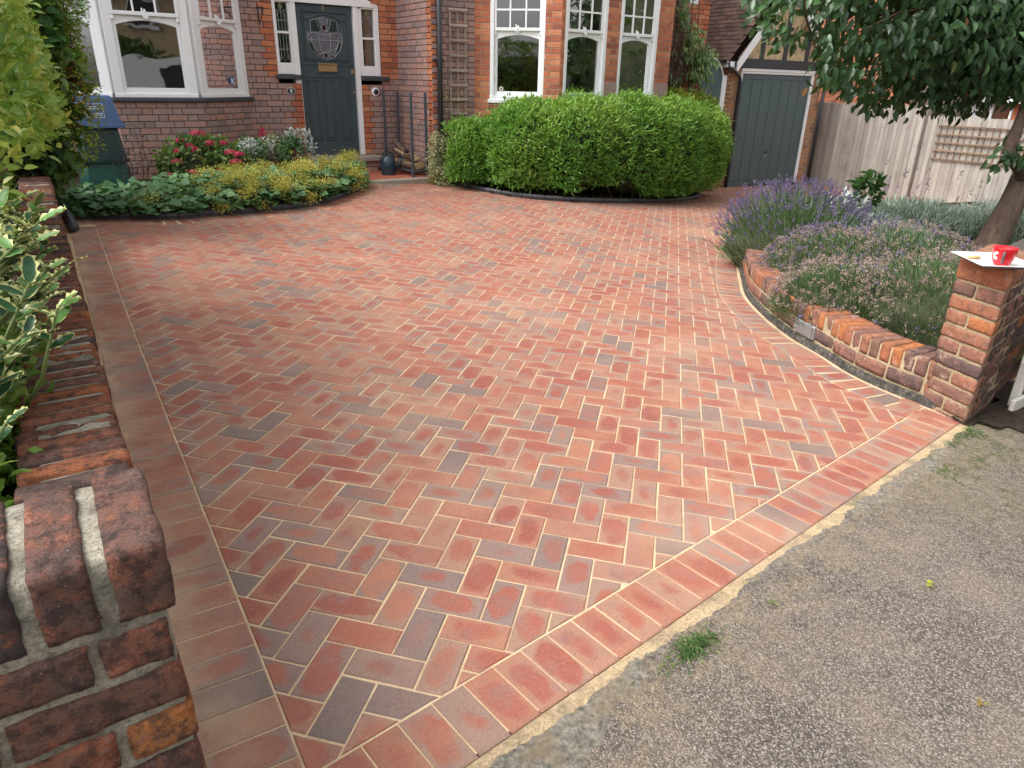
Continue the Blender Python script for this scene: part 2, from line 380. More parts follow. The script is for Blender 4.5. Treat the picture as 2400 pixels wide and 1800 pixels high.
M['pot'] = simple('dark_pot', (.03,.028,.028), .6)
M['terracotta'] = simple('terracotta', (.40,.15,.08), .8)
M['quarry'] = simple('quarry_tile', (.42,.125,.075), .55, var=.2)
M['pink'] = leafmat('pink_petals', [(0, (.55,.012,.08)), (.6, (.82,.03,.15)), (1, (.88,.10,.26))], .6, .25)

# ------------------------------------------------------------------ foliage
def unit(a): return a/np.maximum(np.linalg.norm(a, axis=-1, keepdims=True), 1e-9)
def leaf_arrays(P, D, Nn, L, W, kind):
    n = len(P); D = unit(D); S = unit(np.cross(D, Nn)); Nn = np.cross(S, D)
    L = L.reshape(-1, 1); W = W.reshape(-1, 1)
    if kind == 'r':
        V = np.stack([P, P+D*L*.5+S*W*.5+Nn*W*.18, P+D*L-Nn*L*.08, P+D*L*.5-S*W*.5+Nn*W*.18], 1)
        F = np.array([[0, 1, 2], [0, 2, 3]])
    else:
        c = lambda t, s, h: P+D*L*t+S*W*s*.5+Nn*(W*abs(s)*.16-L*h)
        V = np.stack([c(0, 0, 0), c(.28, .85, .0), c(.62, .8, .03), c(1, 0, .14), c(.62, -.8, .03), c(.28, -.85, 0), c(.3, 0, 0), c(.65, 0, .03)], 1)
        F = np.array([[0, 1, 6], [6, 1, 2], [6, 2, 7], [7, 2, 3], [0, 6, 5], [6, 4, 5], [6, 7, 4], [7, 3, 4]])
    return V, F
def unit_leaf(name, mat, r, kind='o'):
    V, F = leaf_arrays(np.zeros((1, 3)), np.array([[0., 1, 0]]), np.array([[0., 0, 1]]), np.array([1.]), np.array([1.]), kind)
    o = bpy.data.meshes.new(name); o.from_pydata(V[0].tolist(), [], F.tolist()); o.materials.append(mat)
    a = o.attributes.new('bv', 'FLOAT_COLOR', 'FACE'); a.data.foreach_set('color', [r, .5, .5, 1]*len(F)); return o
def leaves(name, parent, P, D, Nn, L, W, R, mat, kind='r', solo=0, piece='leaf'):
    "one mesh of many leaves; the `solo` leaves that show largest become objects of their own"
    P = np.asarray(P, float); n = len(P)
    if n == 0: return None
    keep = np.ones(n, bool)
    if solo:
        rel = P-np.array(CAM); z = rel @ np.array(fwd); x = rel @ np.array(r2); y = rel @ np.array(d2)
        u = 1200+F_PX*x/np.maximum(z, .1); v = 900+F_PX*y/np.maximum(z, .1)
        ok = (z > .2) & (u > 0) & (u < 2400) & (v > 0) & (v < 1800)
        sc = np.where(ok, L/np.maximum(z, .2), 0)
        idx = np.argsort(-sc)[:solo]; idx = idx[sc[idx] > 0]
        keep[idx] = False
        ms = [unit_leaf(piece, mat, r) for r in (.05, .2, .35, .5, .65, .8, .95)]
        Dn = unit(D); S = unit(np.cross(Dn, Nn)); Nu = np.cross(S, Dn); po = np.array(ORG.get(parent.name, (0, 0, 0)))
        for i in idx:
            o = bpy.data.objects.new(piece, ms[min(6, int(R[i]*7))]); COL.objects.link(o); o.parent = parent
            a, b, c, w = S[i]*W[i], Dn[i]*L[i], Nu[i]*L[i], P[i]-po
            o.matrix_local = Matrix(((a[0], b[0], c[0], w[0]), (a[1], b[1], c[1], w[1]), (a[2], b[2], c[2], w[2]), (0, 0, 0, 1)))
    k = np.where(keep)[0]
    if len(k) == 0: return None
    V, F = leaf_arrays(P[k], np.asarray(D)[k], np.asarray(Nn)[k], np.asarray(L)[k], np.asarray(W)[k], kind)
    nv = V.shape[1]; FF = (F[None]+np.arange(len(k))[:, None, None]*nv).reshape(-1, 3)
    me = bpy.data.meshes.new(name); po = np.array(ORG.get(parent.name, (0, 0, 0))) if parent else 0
    VV = V.reshape(-1, 3)-po; me.vertices.add(len(VV)); me.vertices.foreach_set('co', VV.ravel())
    me.loops.add(FF.size); me.loops.foreach_set('vertex_index', FF.ravel().astype(np.int32))
    me.polygons.add(len(FF)); me.polygons.foreach_set('loop_start', np.arange(0, FF.size, 3, dtype=np.int32))
    me.materials.append(mat); me.update(calc_edges=True)
    a = me.attributes.new('bv', 'FLOAT_COLOR', 'FACE'); c = np.ones((len(FF), 4)); c[:, :3] = np.repeat(np.asarray(R)[k], len(F))[:, None]
    a.data.foreach_set('color', c.ravel())
    if kind == 'o': me.polygons.foreach_set('use_smooth', np.ones(len(FF), bool))
    o = bpy.data.objects.new(name, me); COL.objects.link(o)
    if parent: o.parent = parent
    ORG[o.name] = tuple(po) if parent else (0, 0, 0)
    o['kind'] = 'stuff'
    return o
def lump(P, f, seed=0):
    P = np.asarray(P)*f+seed
    return (np.sin(P[:, 0]*1.7+np.sin(P[:, 1]*1.3)*1.5)+np.sin(P[:, 1]*2.1+P[:, 2]*.7)+np.sin(P[:, 2]*1.9+P[:, 0]*.8+1.3))/3
def blob_points(n, c, rad, ex=2.6, depth=.25, lumpy=.14, f=3.0, zmin=None, seed=0.0):
    "points in the outer shell of a lumpy superellipsoid, with outward normals"
    d = unit(nr.normal(size=(n, 3)))
    rad = np.array(rad, float); c = np.array(c, float)
    k = (np.abs(d)**ex).sum(1)**(-1/ex)
    s = d*k[:, None]
    P = s*rad
    lp = 1+lumpy*lump(P+c, f, seed)
    t = 1-depth*nr.random(n)**2
    Nn = unit(s/rad)
    P = P*(lp*t)[:, None]+c
    if zmin is not None: m = P[:, 2] > zmin; P, Nn = P[m], Nn[m]
    return P, Nn
def sprays(P, Nn, per, L, W, up=.25, spread=1.0, jit=.02):
    "for each point a little rosette of leaves"
    n = len(P); P2 = np.repeat(P, per, 0)+nr.normal(size=(n*per, 3))*jit
    base = unit(np.repeat(Nn, per, 0)+np.array([0, 0, up]))
    D = unit(base+unit(nr.normal(size=(n*per, 3)))*spread)
    Nm = unit(base+nr.normal(size=(n*per, 3))*.5+np.array([0, 0, .4]))
    LL = L*(.7+.6*nr.random(n*per)); WW = W*(.75+.5*nr.random(n*per))
    return P2, D, Nm, LL, WW
def tone(P, per, f=2.0, seed=0, amp=.5):
    t = .5+lump(P, f, seed)*amp; t = np.repeat(t, per)+nr.normal(size=len(P)*per)*.16
    return np.clip(t, 0, 1)
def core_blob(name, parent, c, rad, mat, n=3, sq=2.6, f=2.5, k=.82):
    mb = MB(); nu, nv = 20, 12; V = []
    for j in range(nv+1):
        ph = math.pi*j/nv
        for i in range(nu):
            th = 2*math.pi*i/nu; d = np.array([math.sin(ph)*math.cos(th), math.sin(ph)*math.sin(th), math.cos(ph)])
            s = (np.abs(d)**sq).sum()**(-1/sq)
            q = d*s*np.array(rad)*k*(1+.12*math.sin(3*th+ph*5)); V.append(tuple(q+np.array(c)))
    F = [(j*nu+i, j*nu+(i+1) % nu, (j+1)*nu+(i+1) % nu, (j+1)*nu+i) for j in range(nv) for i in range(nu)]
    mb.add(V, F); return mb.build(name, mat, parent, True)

# ------------------------------------------------------------------ bricks
def rough_brick(fr, a0, a1, b0, b1, c0, c1, r=.008, amp=.003, seed=0, cell=.022, freq=22):
    "a worn brick: rounded arrises and an uneven surface"
    nx, ny, nz = [max(2, min(12, int(round(abs(q-p)/cell)))) for p, q in ((a0, a1), (b0, b1), (c0, c1))]
    lo = (a0, b0, c0); hi = (a1, b1, c1); idx = {}; V = []; F = []
    def vid(i, j, k):
        if (i, j, k) in idx: return idx[(i, j, k)]
        p = Vector((a0+(a1-a0)*i/nx, b0+(b1-b0)*j/ny, c0+(c1-c0)*k/nz))
        q = Vector([min(max(p[t], lo[t]+r), hi[t]-r) for t in range(3)]); d = p-q
        if d.length > 1e-9: p = q+d.normalized()*r
        w = noise.noise_vector(p*freq+Vector((seed*3.7, seed*1.3, seed*2.1)))
        w2 = noise.noise_vector(p*freq*3+Vector((seed, 0, 0)))
        p = p+w*amp+w2*amp*.45
        idx[(i, j, k)] = len(V); V.append(fr(*p)); return idx[(i, j, k)]
    for i in range(nx):
        for j in range(ny):
            F.append([vid(i,j,0),vid(i,j+1,0),vid(i+1,j+1,0),vid(i+1,j,0)]); F.append([vid(i,j,nz),vid(i+1,j,nz),vid(i+1,j+1,nz),vid(i,j+1,nz)])
    for i in range(nx):
        for k in range(nz):
            F.append([vid(i,0,k),vid(i+1,0,k),vid(i+1,0,k+1),vid(i,0,k+1)]); F.append([vid(i,ny,k),vid(i,ny,k+1),vid(i+1,ny,k+1),vid(i+1,ny,k)])
    for j in range(ny):
        for k in range(nz):
            F.append([vid(0,j,k),vid(0,j,k+1),vid(0,j+1,k+1),vid(0,j+1,k)]); F.append([vid(nx,j,k),vid(nx,j+1,k),vid(nx,j+1,k+1),vid(nx,j,k+1)])
    return V, F
def pieces(parent, name, items, mats, limit=300, rest=None, smooth=False):
    """items: list of (V, F, matindex, colour, uv or None). The ones that show largest become objects, the rest one mesh."""
    def score(it):
        c = np.mean(np.asarray(it[0]), 0); x, y, z = view_xyz(c)
        return (0 if in_view(c, 40) else -100)+1.0/max(z, .1)
    order = sorted(range(len(items)), key=lambda i: -score(items[i]))
    solo, other = order[:limit], order[limit:]
    for i in solo:
        it = items[i]; mb = MB(); mb.add(it[0], it[1], 0, it[3], it[4]); mb.build(name, mats[it[2]], parent, smooth)
    if other:
        mb = MB()
        for i in other: it = items[i]; mb.add(it[0], it[1], it[2], it[3], it[4])
        o = mb.build(rest or name+'work', mats, parent, smooth); o['kind'] = 'stuff'
CO = .0755
def wallrow_bricks(fr, length, z0, z1, openings, style, phase=0.0, joint=.010, proud=.004, depth=.05, bond='flemish', course=CO):
    "bricks of one plane; openings(w) -> [(a,b)]; style(u,w,row) -> material index"
    items = []; backs = []
    nrow = int(round((z1-z0)/course))
    for k in range(nrow):
        w0 = z0+k*course; w = w0+course/2
        ops = sorted([(max(0, a), min(length, b)) for a, b in openings(w) if b > 0 and a < length])
        segs = []; x = 0
        for a, b in ops:
            if a > x+.01: segs.append((x, a))
            x = max(x, b)
        if x < length-.01: segs.append((x, length))
        for a, b in segs: backs.append((a, b, w0, w0+course))
        if bond == 'flemish': pat = [.2255, .1125]; per = .338; off = (k % 2)*.169+phase
        else: pat = [.2255]; per = .2255; off = (k % 2)*.1127+phase
        u = -per+(off % per)-per; j = 0
        while u < length+.3:
            wd = pat[j % len(pat)]; a, b = u, u+wd; u += wd; j += 1
            for s0, s1 in segs:
                p, q = max(a, s0), min(b, s1)
                if q-p < .03: 
                    continue
                if p == s0 or q == s1: pass
                g = joint/2
                pa, qa = (p if p == s0 else p+g), (q if q == s1 else q-g)
                # swallow slivers next to the ends
                if s1-q < .03: qa = s1
                if p-s0 < .03: pa = s0
                mb = MB(); dz = rnd.uniform(-.0008, .0008); pr = proud+rnd.uniform(-.0012, .0014)
                mb.box(pa, qa, -depth, pr, w0+joint/2+dz, w0+course-joint/2+dz, 0, fr=fr, bev=.0022)
                mi = style((pa+qa)/2, w, k)
                items.append((mb.V, mb.F, mi, (rnd.random(), rnd.random(), rnd.random()), None))
    return items, backs
def backing(mb, fr, backs, t0=-.11, t1=0.0, m=0):
    # merge equal strips vertically
    run = {}
    for a, b, w0, w1 in backs:
        key = (round(a, 4), round(b, 4))
        if key in run and abs(run[key][1]-w0) < 1e-6: run[key][1] = w1
        else:
            if key in run: mb.box(a, b, t0, t1, run[key][0], run[key][1], m, fr=fr)
            run[key] = [w0, w1]
    for (a, b), (w0, w1) in run.items(): mb.box(a, b, t0, t1, w0, w1, m, fr=fr)

# ================================================================== THE GROUND
def smooth_path(pts, step=.06):
    P = [np.array(p, float) for p in pts]; P = [2*P[0]-P[1]]+P+[2*P[-1]-P[-2]]; out = []
    for i in range(1, len(P)-2):
        n = max(2, int(np.linalg.norm(P[i+1]-P[i])/step))
        for k in range(n):
            t = k/n; a, b, c, d = P[i-1], P[i], P[i+1], P[i+2]
            out.append(.5*((2*b)+(-a+c)*t+(2*a-5*b+4*c-d)*t*t+(-a+3*b-3*c+d)*t**3))
    out.append(P[-2]); return np.array(out)
def resample(path, step):
    d = np.r_[0, np.cumsum(np.linalg.norm(np.diff(path, axis=0), axis=1))]; s = np.arange(0, d[-1], step)
    P = np.stack([np.interp(s, d, path[:, 0]), np.interp(s, d, path[:, 1])], 1)
    T = np.gradient(P, axis=0); T /= np.linalg.norm(T, axis=1, keepdims=True); return P, T
PLANTER = smooth_path([(3.945, 1.60), (3.945, 1.70), (3.975, 2.0), (4.04, 2.22), (4.17, 2.5), (4.30, 2.82), (4.56, 3.24), (4.90, 3.68), (5.30, 4.06), (5.85, 4.55), (6.5, 5.05), (7.4, 5.55), (8.8, 6.0), (10.6, 6.35), (12.6, 6.5)])
HBED = smooth_path([(5.08, 9.45), (5.16, 8.95), (5.30, 8.42), (5.66, 7.93), (6.4, 7.68), (7.48, 7.75), (8.74, 8.11), (9.7, 8.66), (10.0, 9.07), (10.15, 9.5)])
LBED = smooth_path([(0.12, 7.68), (.69, 7.60), (1.04, 7.52), (1.46, 7.60), (1.9, 7.69), (2.39, 7.83), (2.92, 8.2), (3.5, 8.85), (3.86, 9.4)])
def side_dist(path, p):
    "signed distance to a polyline (positive on its left) and the local tangent"
    d = path-np.array(p); i = int(np.argmin((d**2).sum(1)))
    i0, i1 = max(0, i-1), min(len(path)-1, i+1); t = path[i1]-path[i0]; t = t/np.linalg.norm(t)
    n = np.array([-t[1], t[0]]); return float((np.array(p)-path[i]) @ n), path[i], t, i
def clip(poly, q, n):
    "keep the side where (p-q).n >= 0"
    out = []
    for i in range(len(poly)):
        a, b = poly[i], poly[(i+1) % len(poly)]; da, db = (a-q) @ n, (b-q) @ n
        if da >= 0: out.append(a)
        if (da >= 0) != (db >= 0): out.append(a+(b-a)*(da/(da-db)))
    return out
def poly_area(p):
    return .5*abs(sum(p[i][0]*p[(i+1) % len(p)][1]-p[(i+1) % len(p)][0]*p[i][1] for i in range(len(p))))
def XL(y): return .02+.024*y                     # wall side of the left border
BW = .205
TN = np.array([-.1335, 1.0]); TN /= np.linalg.norm(TN); TD = np.array([TN[1], -TN[0]])
TO = np.array([0, .935])                        # outer threshold line
def paver_geo(poly, cu, cv, au, av, hu, hv, seed):
    "extruded paver with a small chamfer following the drive's surface; uv runs over the whole paver"
    c = sum(poly)/len(poly); n = len(poly); ins = []
    for p in poly:
        d = c-p; L = np.linalg.norm(d); ins.append(p+d/L*min(.006, L*.3))
    dz = rnd.uniform(-.0012, .0012); tx, ty = rnd.uniform(-.008, .008), rnd.uniform(-.008, .008)
    Z = lambda p, h: G(p[0], p[1])+dz+(p[0]-c[0])*tx+(p[1]-c[1])*ty+h
    V = [(p[0], p[1], Z(p, 0)) for p in ins]+[(p[0], p[1], Z(p, -.0028)) for p in poly]+[(p[0], p[1], Z(p, -.02)) for p in poly]
    F = [list(range(n))]
    for a in (0, 1):
        for i in range(n): F.append([a*n+i, (a+1)*n+i, (a+1)*n+(i+1) % n, a*n+(i+1) % n])
    U = []
    for v in V:
        d = np.array(v[:2])-np.array([cu, cv]); U.append((float(d @ au)/hu, float(d @ av)/hv))
    return V, F, U
def ccw(p):
    s = sum(p[i][0]*p[(i+1) % len(p)][1]-p[(i+1) % len(p)][0]*p[i][1] for i in range(len(p)))
    return p if s > 0 else p[::-1]
def paver_col(dark=.055):
    r = rnd.random()
    if rnd.random() < dark: r = rnd.uniform(0, .10)
    elif rnd.random() < .15: r = rnd.uniform(.1, .26)
    else: r = rnd.uniform(.24, 1)
    return (r, rnd.random(), rnd.random())
drive = None
def build_drive():
    global drive
    # sand bed under and between the pavers
    mb = MB(); xs = np.arange(-.05, 15.2, .3); ys = np.arange(.9, 10.2, .3); V = []
    for y in ys:
        for x in xs: V.append((x, max(y, .935+.1335*x+.012) if y < 3 else y, 0))
    V = [(x, y, G(x, y)-.0034) for x, y, _ in V]; nx = len(xs)
    F = [(j*nx+i, j*nx+i+1, (j+1)*nx+i+1, (j+1)*nx+i) for j in range(len(ys)-1) for i in range(nx-1)]
    F = [f for f in F if len({V[k][:2] for k in f}) == 4]
    drive = mesh_obj('driveway', V, F, M['sand']); tag(drive, kind='structure')
    items = []
    O = np.array([.43187, 1.57071]); U = np.array([.07105, -.07309])*1.0; Vv = np.array([.07306, .07113])
    u1, v1 = U/np.linalg.norm(U), Vv/np.linalg.norm(Vv)
    gj = .0029
    for i in range(-95, 130):
        for j in range(-40, 160):
            k = (i+j) % 4
            if k == 0: a, b, c, d = i, j, i+2, j+1; hu, hv, au, av = .1, .05, u1, v1
            elif k == 2: a, b, c, d = i, j, i+1, j+2; hu, hv, au, av = .1, .05, v1, u1
            else: continue
            cen = O+U*(a+c)/2+Vv*(b+d)/2
            x, y = cen
            if x < XL(y) or x > 15 or y > 10.4 or y < 1.0: continue
            if (cen-TO) @ TN < .05: continue
            e = np.array([gj/.102, gj/.102])
            w = [rnd.uniform(-.0013, .0013)/.102 for _ in range(4)]
            poly = [O+U*(a+e[0]+w[0])+Vv*(b+e[1]+w[1]), O+U*(c-e[0]+w[2])+Vv*(b+e[1]+w[1]), O+U*(c-e[0]+w[2])+Vv*(d-e[1]+w[3]), O+U*(a+e[0]+w[0])+Vv*(d-e[1]+w[3])]
            # borders
            if x < XL(y)+BW+.2: poly = clip(poly, np.array([XL(y)+BW+.001, y]), np.array([1., -.024]))
            if len(poly) > 2 and (cen-TO) @ TN < BW+.2: poly = clip(poly, TO+TN*(BW+.002), TN)
            if len(poly) > 2:
                s, q, t, ii = side_dist(PLANTER, cen)
                if x < 3.9 and y < 1.75: s = 1
                if s < -.05 and (x > 3.9): continue
                if s < .45 and y > 1.5: poly = clip(poly, q+np.array([-t[1], t[0]])*(BW+.043), np.array([-t[1], t[0]]))
            if len(poly) > 2 and 4.8 < x < 10.6 and y > 7.4:
                s, q, t, ii = side_dist(HBED, cen)
                if s > .16: continue
                if s > -.25: poly = clip(poly, q, -np.array([-t[1], t[0]]))
            if len(poly) > 2 and x < 4.0 and y > 7.0:
                s, q, t, ii = side_dist(LBED, cen)
                if s > .0: continue
                if s > -.5: poly = clip(poly, q-np.array([-t[1], t[0]])*(BW+.004), -np.array([-t[1], t[0]]))
            if len(poly) < 3 or poly_area(poly) < .0003: continue
            poly = ccw(poly)
            V, F, UV = paver_geo(poly, cen[0], cen[1], au, av, hu, hv, 0)
            items.append((V, F, 0, paver_col(), UV))
    # soldier borders
    def soldier(P, T, inward, wid, pitch, rot=None):
        for p, t in zip(P, T):
            n = np.array([-t[1], t[0]])*inward; g = .0022
            k = pitch/2-g
            poly = [p-t*k+n*.002, p+t*k+n*.002, p+t*k+n*wid, p-t*k+n*wid]
            cen = sum(poly)/4
            if inward == 1 and cen[1] > 1.66 and cen[1] < 1.95: poly = clip(poly, TO+TN*(BW+.002), TN)
            if len(poly) < 3: continue
            poly = ccw(poly)
            V, F, UV = paver_geo(poly, cen[0], cen[1], n, t, .1, .05, 0)
            items.append((V, F, 0, paver_col(.05), UV))
    y = .985; P = []; T = []
    while y < 7.30: P.append((XL(y), y)); T.append((.024, 1)); y += .1035
    T = np.array(T); T /= np.linalg.norm(T, axis=1, keepdims=True)
    soldier(np.array(P), T, -1, .2, .1035)
    P = []; s = .262
    while s < 3.92: P.append(TO+TD*s); s += .1035
    P = np.array(P); soldier(P, np.repeat(TD[None], len(P), 0), 1, .2, .1035)
    P, T = resample(PLANTER, .108); P = P+np.stack([-T[:, 1], T[:, 0]], 1)*.045; k = P[:, 1] > 1.60
    soldier(P[k], T[k], 1, .2, .105)
    P, T = resample(LBED, .1035); soldier(P[2:], T[2:], -1, .2, .103)
    pieces(drive, 'paver', items, [M['paver']], 300, 'paver_field')
build_drive()

# pavement (footway) in front, worn asphalt, and terrain to the horizon
def sheet(name, x0, x1, y0, y1, step, mat, dz, edge=None, label=None):
    xs = np.arange(x0, x1+1e-6, step); V = []; F = []
    ny = int((y1-y0)/step)
    for x in xs:
        top = edge(x) if edge else y1
        for j in range(ny+1):
            y = y0+(top-y0)*j/ny; V.append((x, y, G(x, y)+dz))
    for i in range(len(xs)-1):
        for j in range(ny): a = i*(ny+1)+j; F.append((a, a+ny+1, a+ny+2, a+1))
    o = mesh_obj(name, V, F, mat); tag(o, kind='structure'); return o
wob = lambda x, f, s=0: noise.noise(Vector((x*f+s, s*1.7, 0)))
def outer_y(x): return .935+.1335*x
def asph_edge(x):
    return outer_y(x)-.026-.020*wob(x, 9)-.007*wob(x, 31, 3)-.004*wob(x, 90, 7)-.03*max(0, wob(x, 2.3, 5))-(.010*ss((x-1.6)/1.2) if x > 1.6 else 0)
sheet('pavement', -4, 9, -7.5, 1.0, .1, M['asphalt'], -.004, asph_edge)
# strip of spilled sand and bedding between threshold course and asphalt
mb = MB(); xs = np.arange(.05, 3.95, .02); V = []
for x in xs:
    w = asph_edge(x)-.006-.008*(wob(x, 30, 2)+1)
    for k in range(4):
        y = outer_y(x)+.001+(w-outer_y(x))*k/3; V.append((x, y, G(x, y)-.006+[0, .0015, .0035, .0015][k]+.0015*wob(x, 40, k)))
mb.add(V, [(i*4+k, i*4+k+1, (i+1)*4+k+1, (i+1)*4+k) for i in range(len(xs)-1) for k in range(3)])
tag(mb.build('sand_strip', M['spill'], None, True), kind='structure')
# broken concrete haunch along it
mb = MB()
m_h, t_h = nt('haunch'); q = N(t_h); p_ = q.obj(); n_ = q.noise(p_, 60, 6, .7)
q.out(q.bsdf(q.mix(q.mapr(q.noise(p_, 12, 5), .45, .65, 0, .7), q.ramp(n_, [(.32, (.06,.055,.045)), (.5, (.20,.18,.15)), (.72, (.40,.36,.29))]), (.24,.18,.11)), .95, n_, 1.0, .01))
for (xa, xb, w) in ((.38, 1.20, .13), (1.75, 2.3, .04), (2.45, 3.6, .09)):
    xs = np.arange(xa, xb, .02); V = []
    for x in xs:
        t = (x-xa)/(xb-xa); ww = w*(.25+math.sin(math.pi*t)**.5)*(.75+.5*wob(x, 8, 9)+.35*wob(x, 34, 4)); e = asph_edge(x)+.004
        for k in range(5):
            y = e-ww*k/4; V.append((x, y, G(x, y)-.004+[.0005, .004, .005, .003, -.002][k]+.004*wob(x, 25, k*3)))
    mb.add(V, [(i*5+k, i*5+k+1, (i+1)*5+k+1, (i+1)*5+k) for i in range(len(xs)-1) for k in range(4)])
tag(mb.build('mortar_haunch', m_h, None, True), kind='structure')
# wide ground below everything
mb = MB(); xs = list(np.arange(-70, 90, 8)); V = [(x, y, -0.0415*max(-6, min(16, x))-.09-.02) for y in xs for x in xs]; n_ = len(xs)
mb.add(V, [(j*n_+i, j*n_+i+1, (j+1)*n_+i+1, (j+1)*n_+i) for j in range(n_-1) for i in range(n_-1)])
tag(mb.build('ground', M['soil']), kind='structure')
sheet('road', -30, 40, -16, -7.6, 1.5, M['asphalt'], -.10)

def fan(name, path, extra, dz, step=.12):
    "soil surface inside a bed outline: grid clipped by polygon"
    poly = [tuple(p) for p in path[::3]]+list(extra)
    xs = [p[0] for p in poly]; ys = [p[1] for p in poly]; V = []; F = []; idx = {}
    def inside(x, y):
        c = False; n = len(poly)
        for i in range(n):
            a, b = poly[i], poly[(i+1) % n]
            if (a[1] > y) != (b[1] > y) and x < (b[0]-a[0])*(y-a[1])/(b[1]-a[1])+a[0]: c = not c
        return c
    gx = np.arange(min(xs), max(xs)+step, step); gy = np.arange(min(ys), max(ys)+step, step)
    def vid(i, j):
        if (i, j) not in idx:
            x, y = gx[i], gy[j]; idx[(i, j)] = len(V)
            V.append((x, y, G(x, y)+dz+.02*noise.noise(Vector((x*7, y*7, 0)))))
        return idx[(i, j)]
    for i in range(len(gx)-1):
        for j in range(len(gy)-1):
            if inside(gx[i]+step/2, gy[j]+step/2): F.append((vid(i, j), vid(i+1, j), vid(i+1, j+1), vid(i, j+1)))
    o = mesh_obj(name, V, F, M['soil'], smooth=True); tag(o, kind='structure'); return o
fan('hedge_bed_soil', HBED, [(10.3, 9.7), (5.0, 9.7)], .03)
fan('flower_bed_soil', LBED+np.array([0, .06]), [(3.2, 9.42), (2.9, 10.7), (.1, 10.7), (.0, 8)], .03)
inner = PLANTER.copy(); Tn = np.gradient(PLANTER, axis=0); Tn /= np.linalg.norm(Tn, axis=1, keepdims=True)
fan('planter_soil', PLANTER-np.stack([-Tn[:, 1], Tn[:, 0]], 1)*.12, [(14.6, 6.4), (14.6, 1.7), (4.1, 1.62)], .13)
fan('verge_soil', np.array([(3.86, 1.46), (3.95, 1.47), (4.1, 1.49)]), [(14, 2.9), (14, -1), (4.6, .9), (4.0, 1.30)], .012, .1)

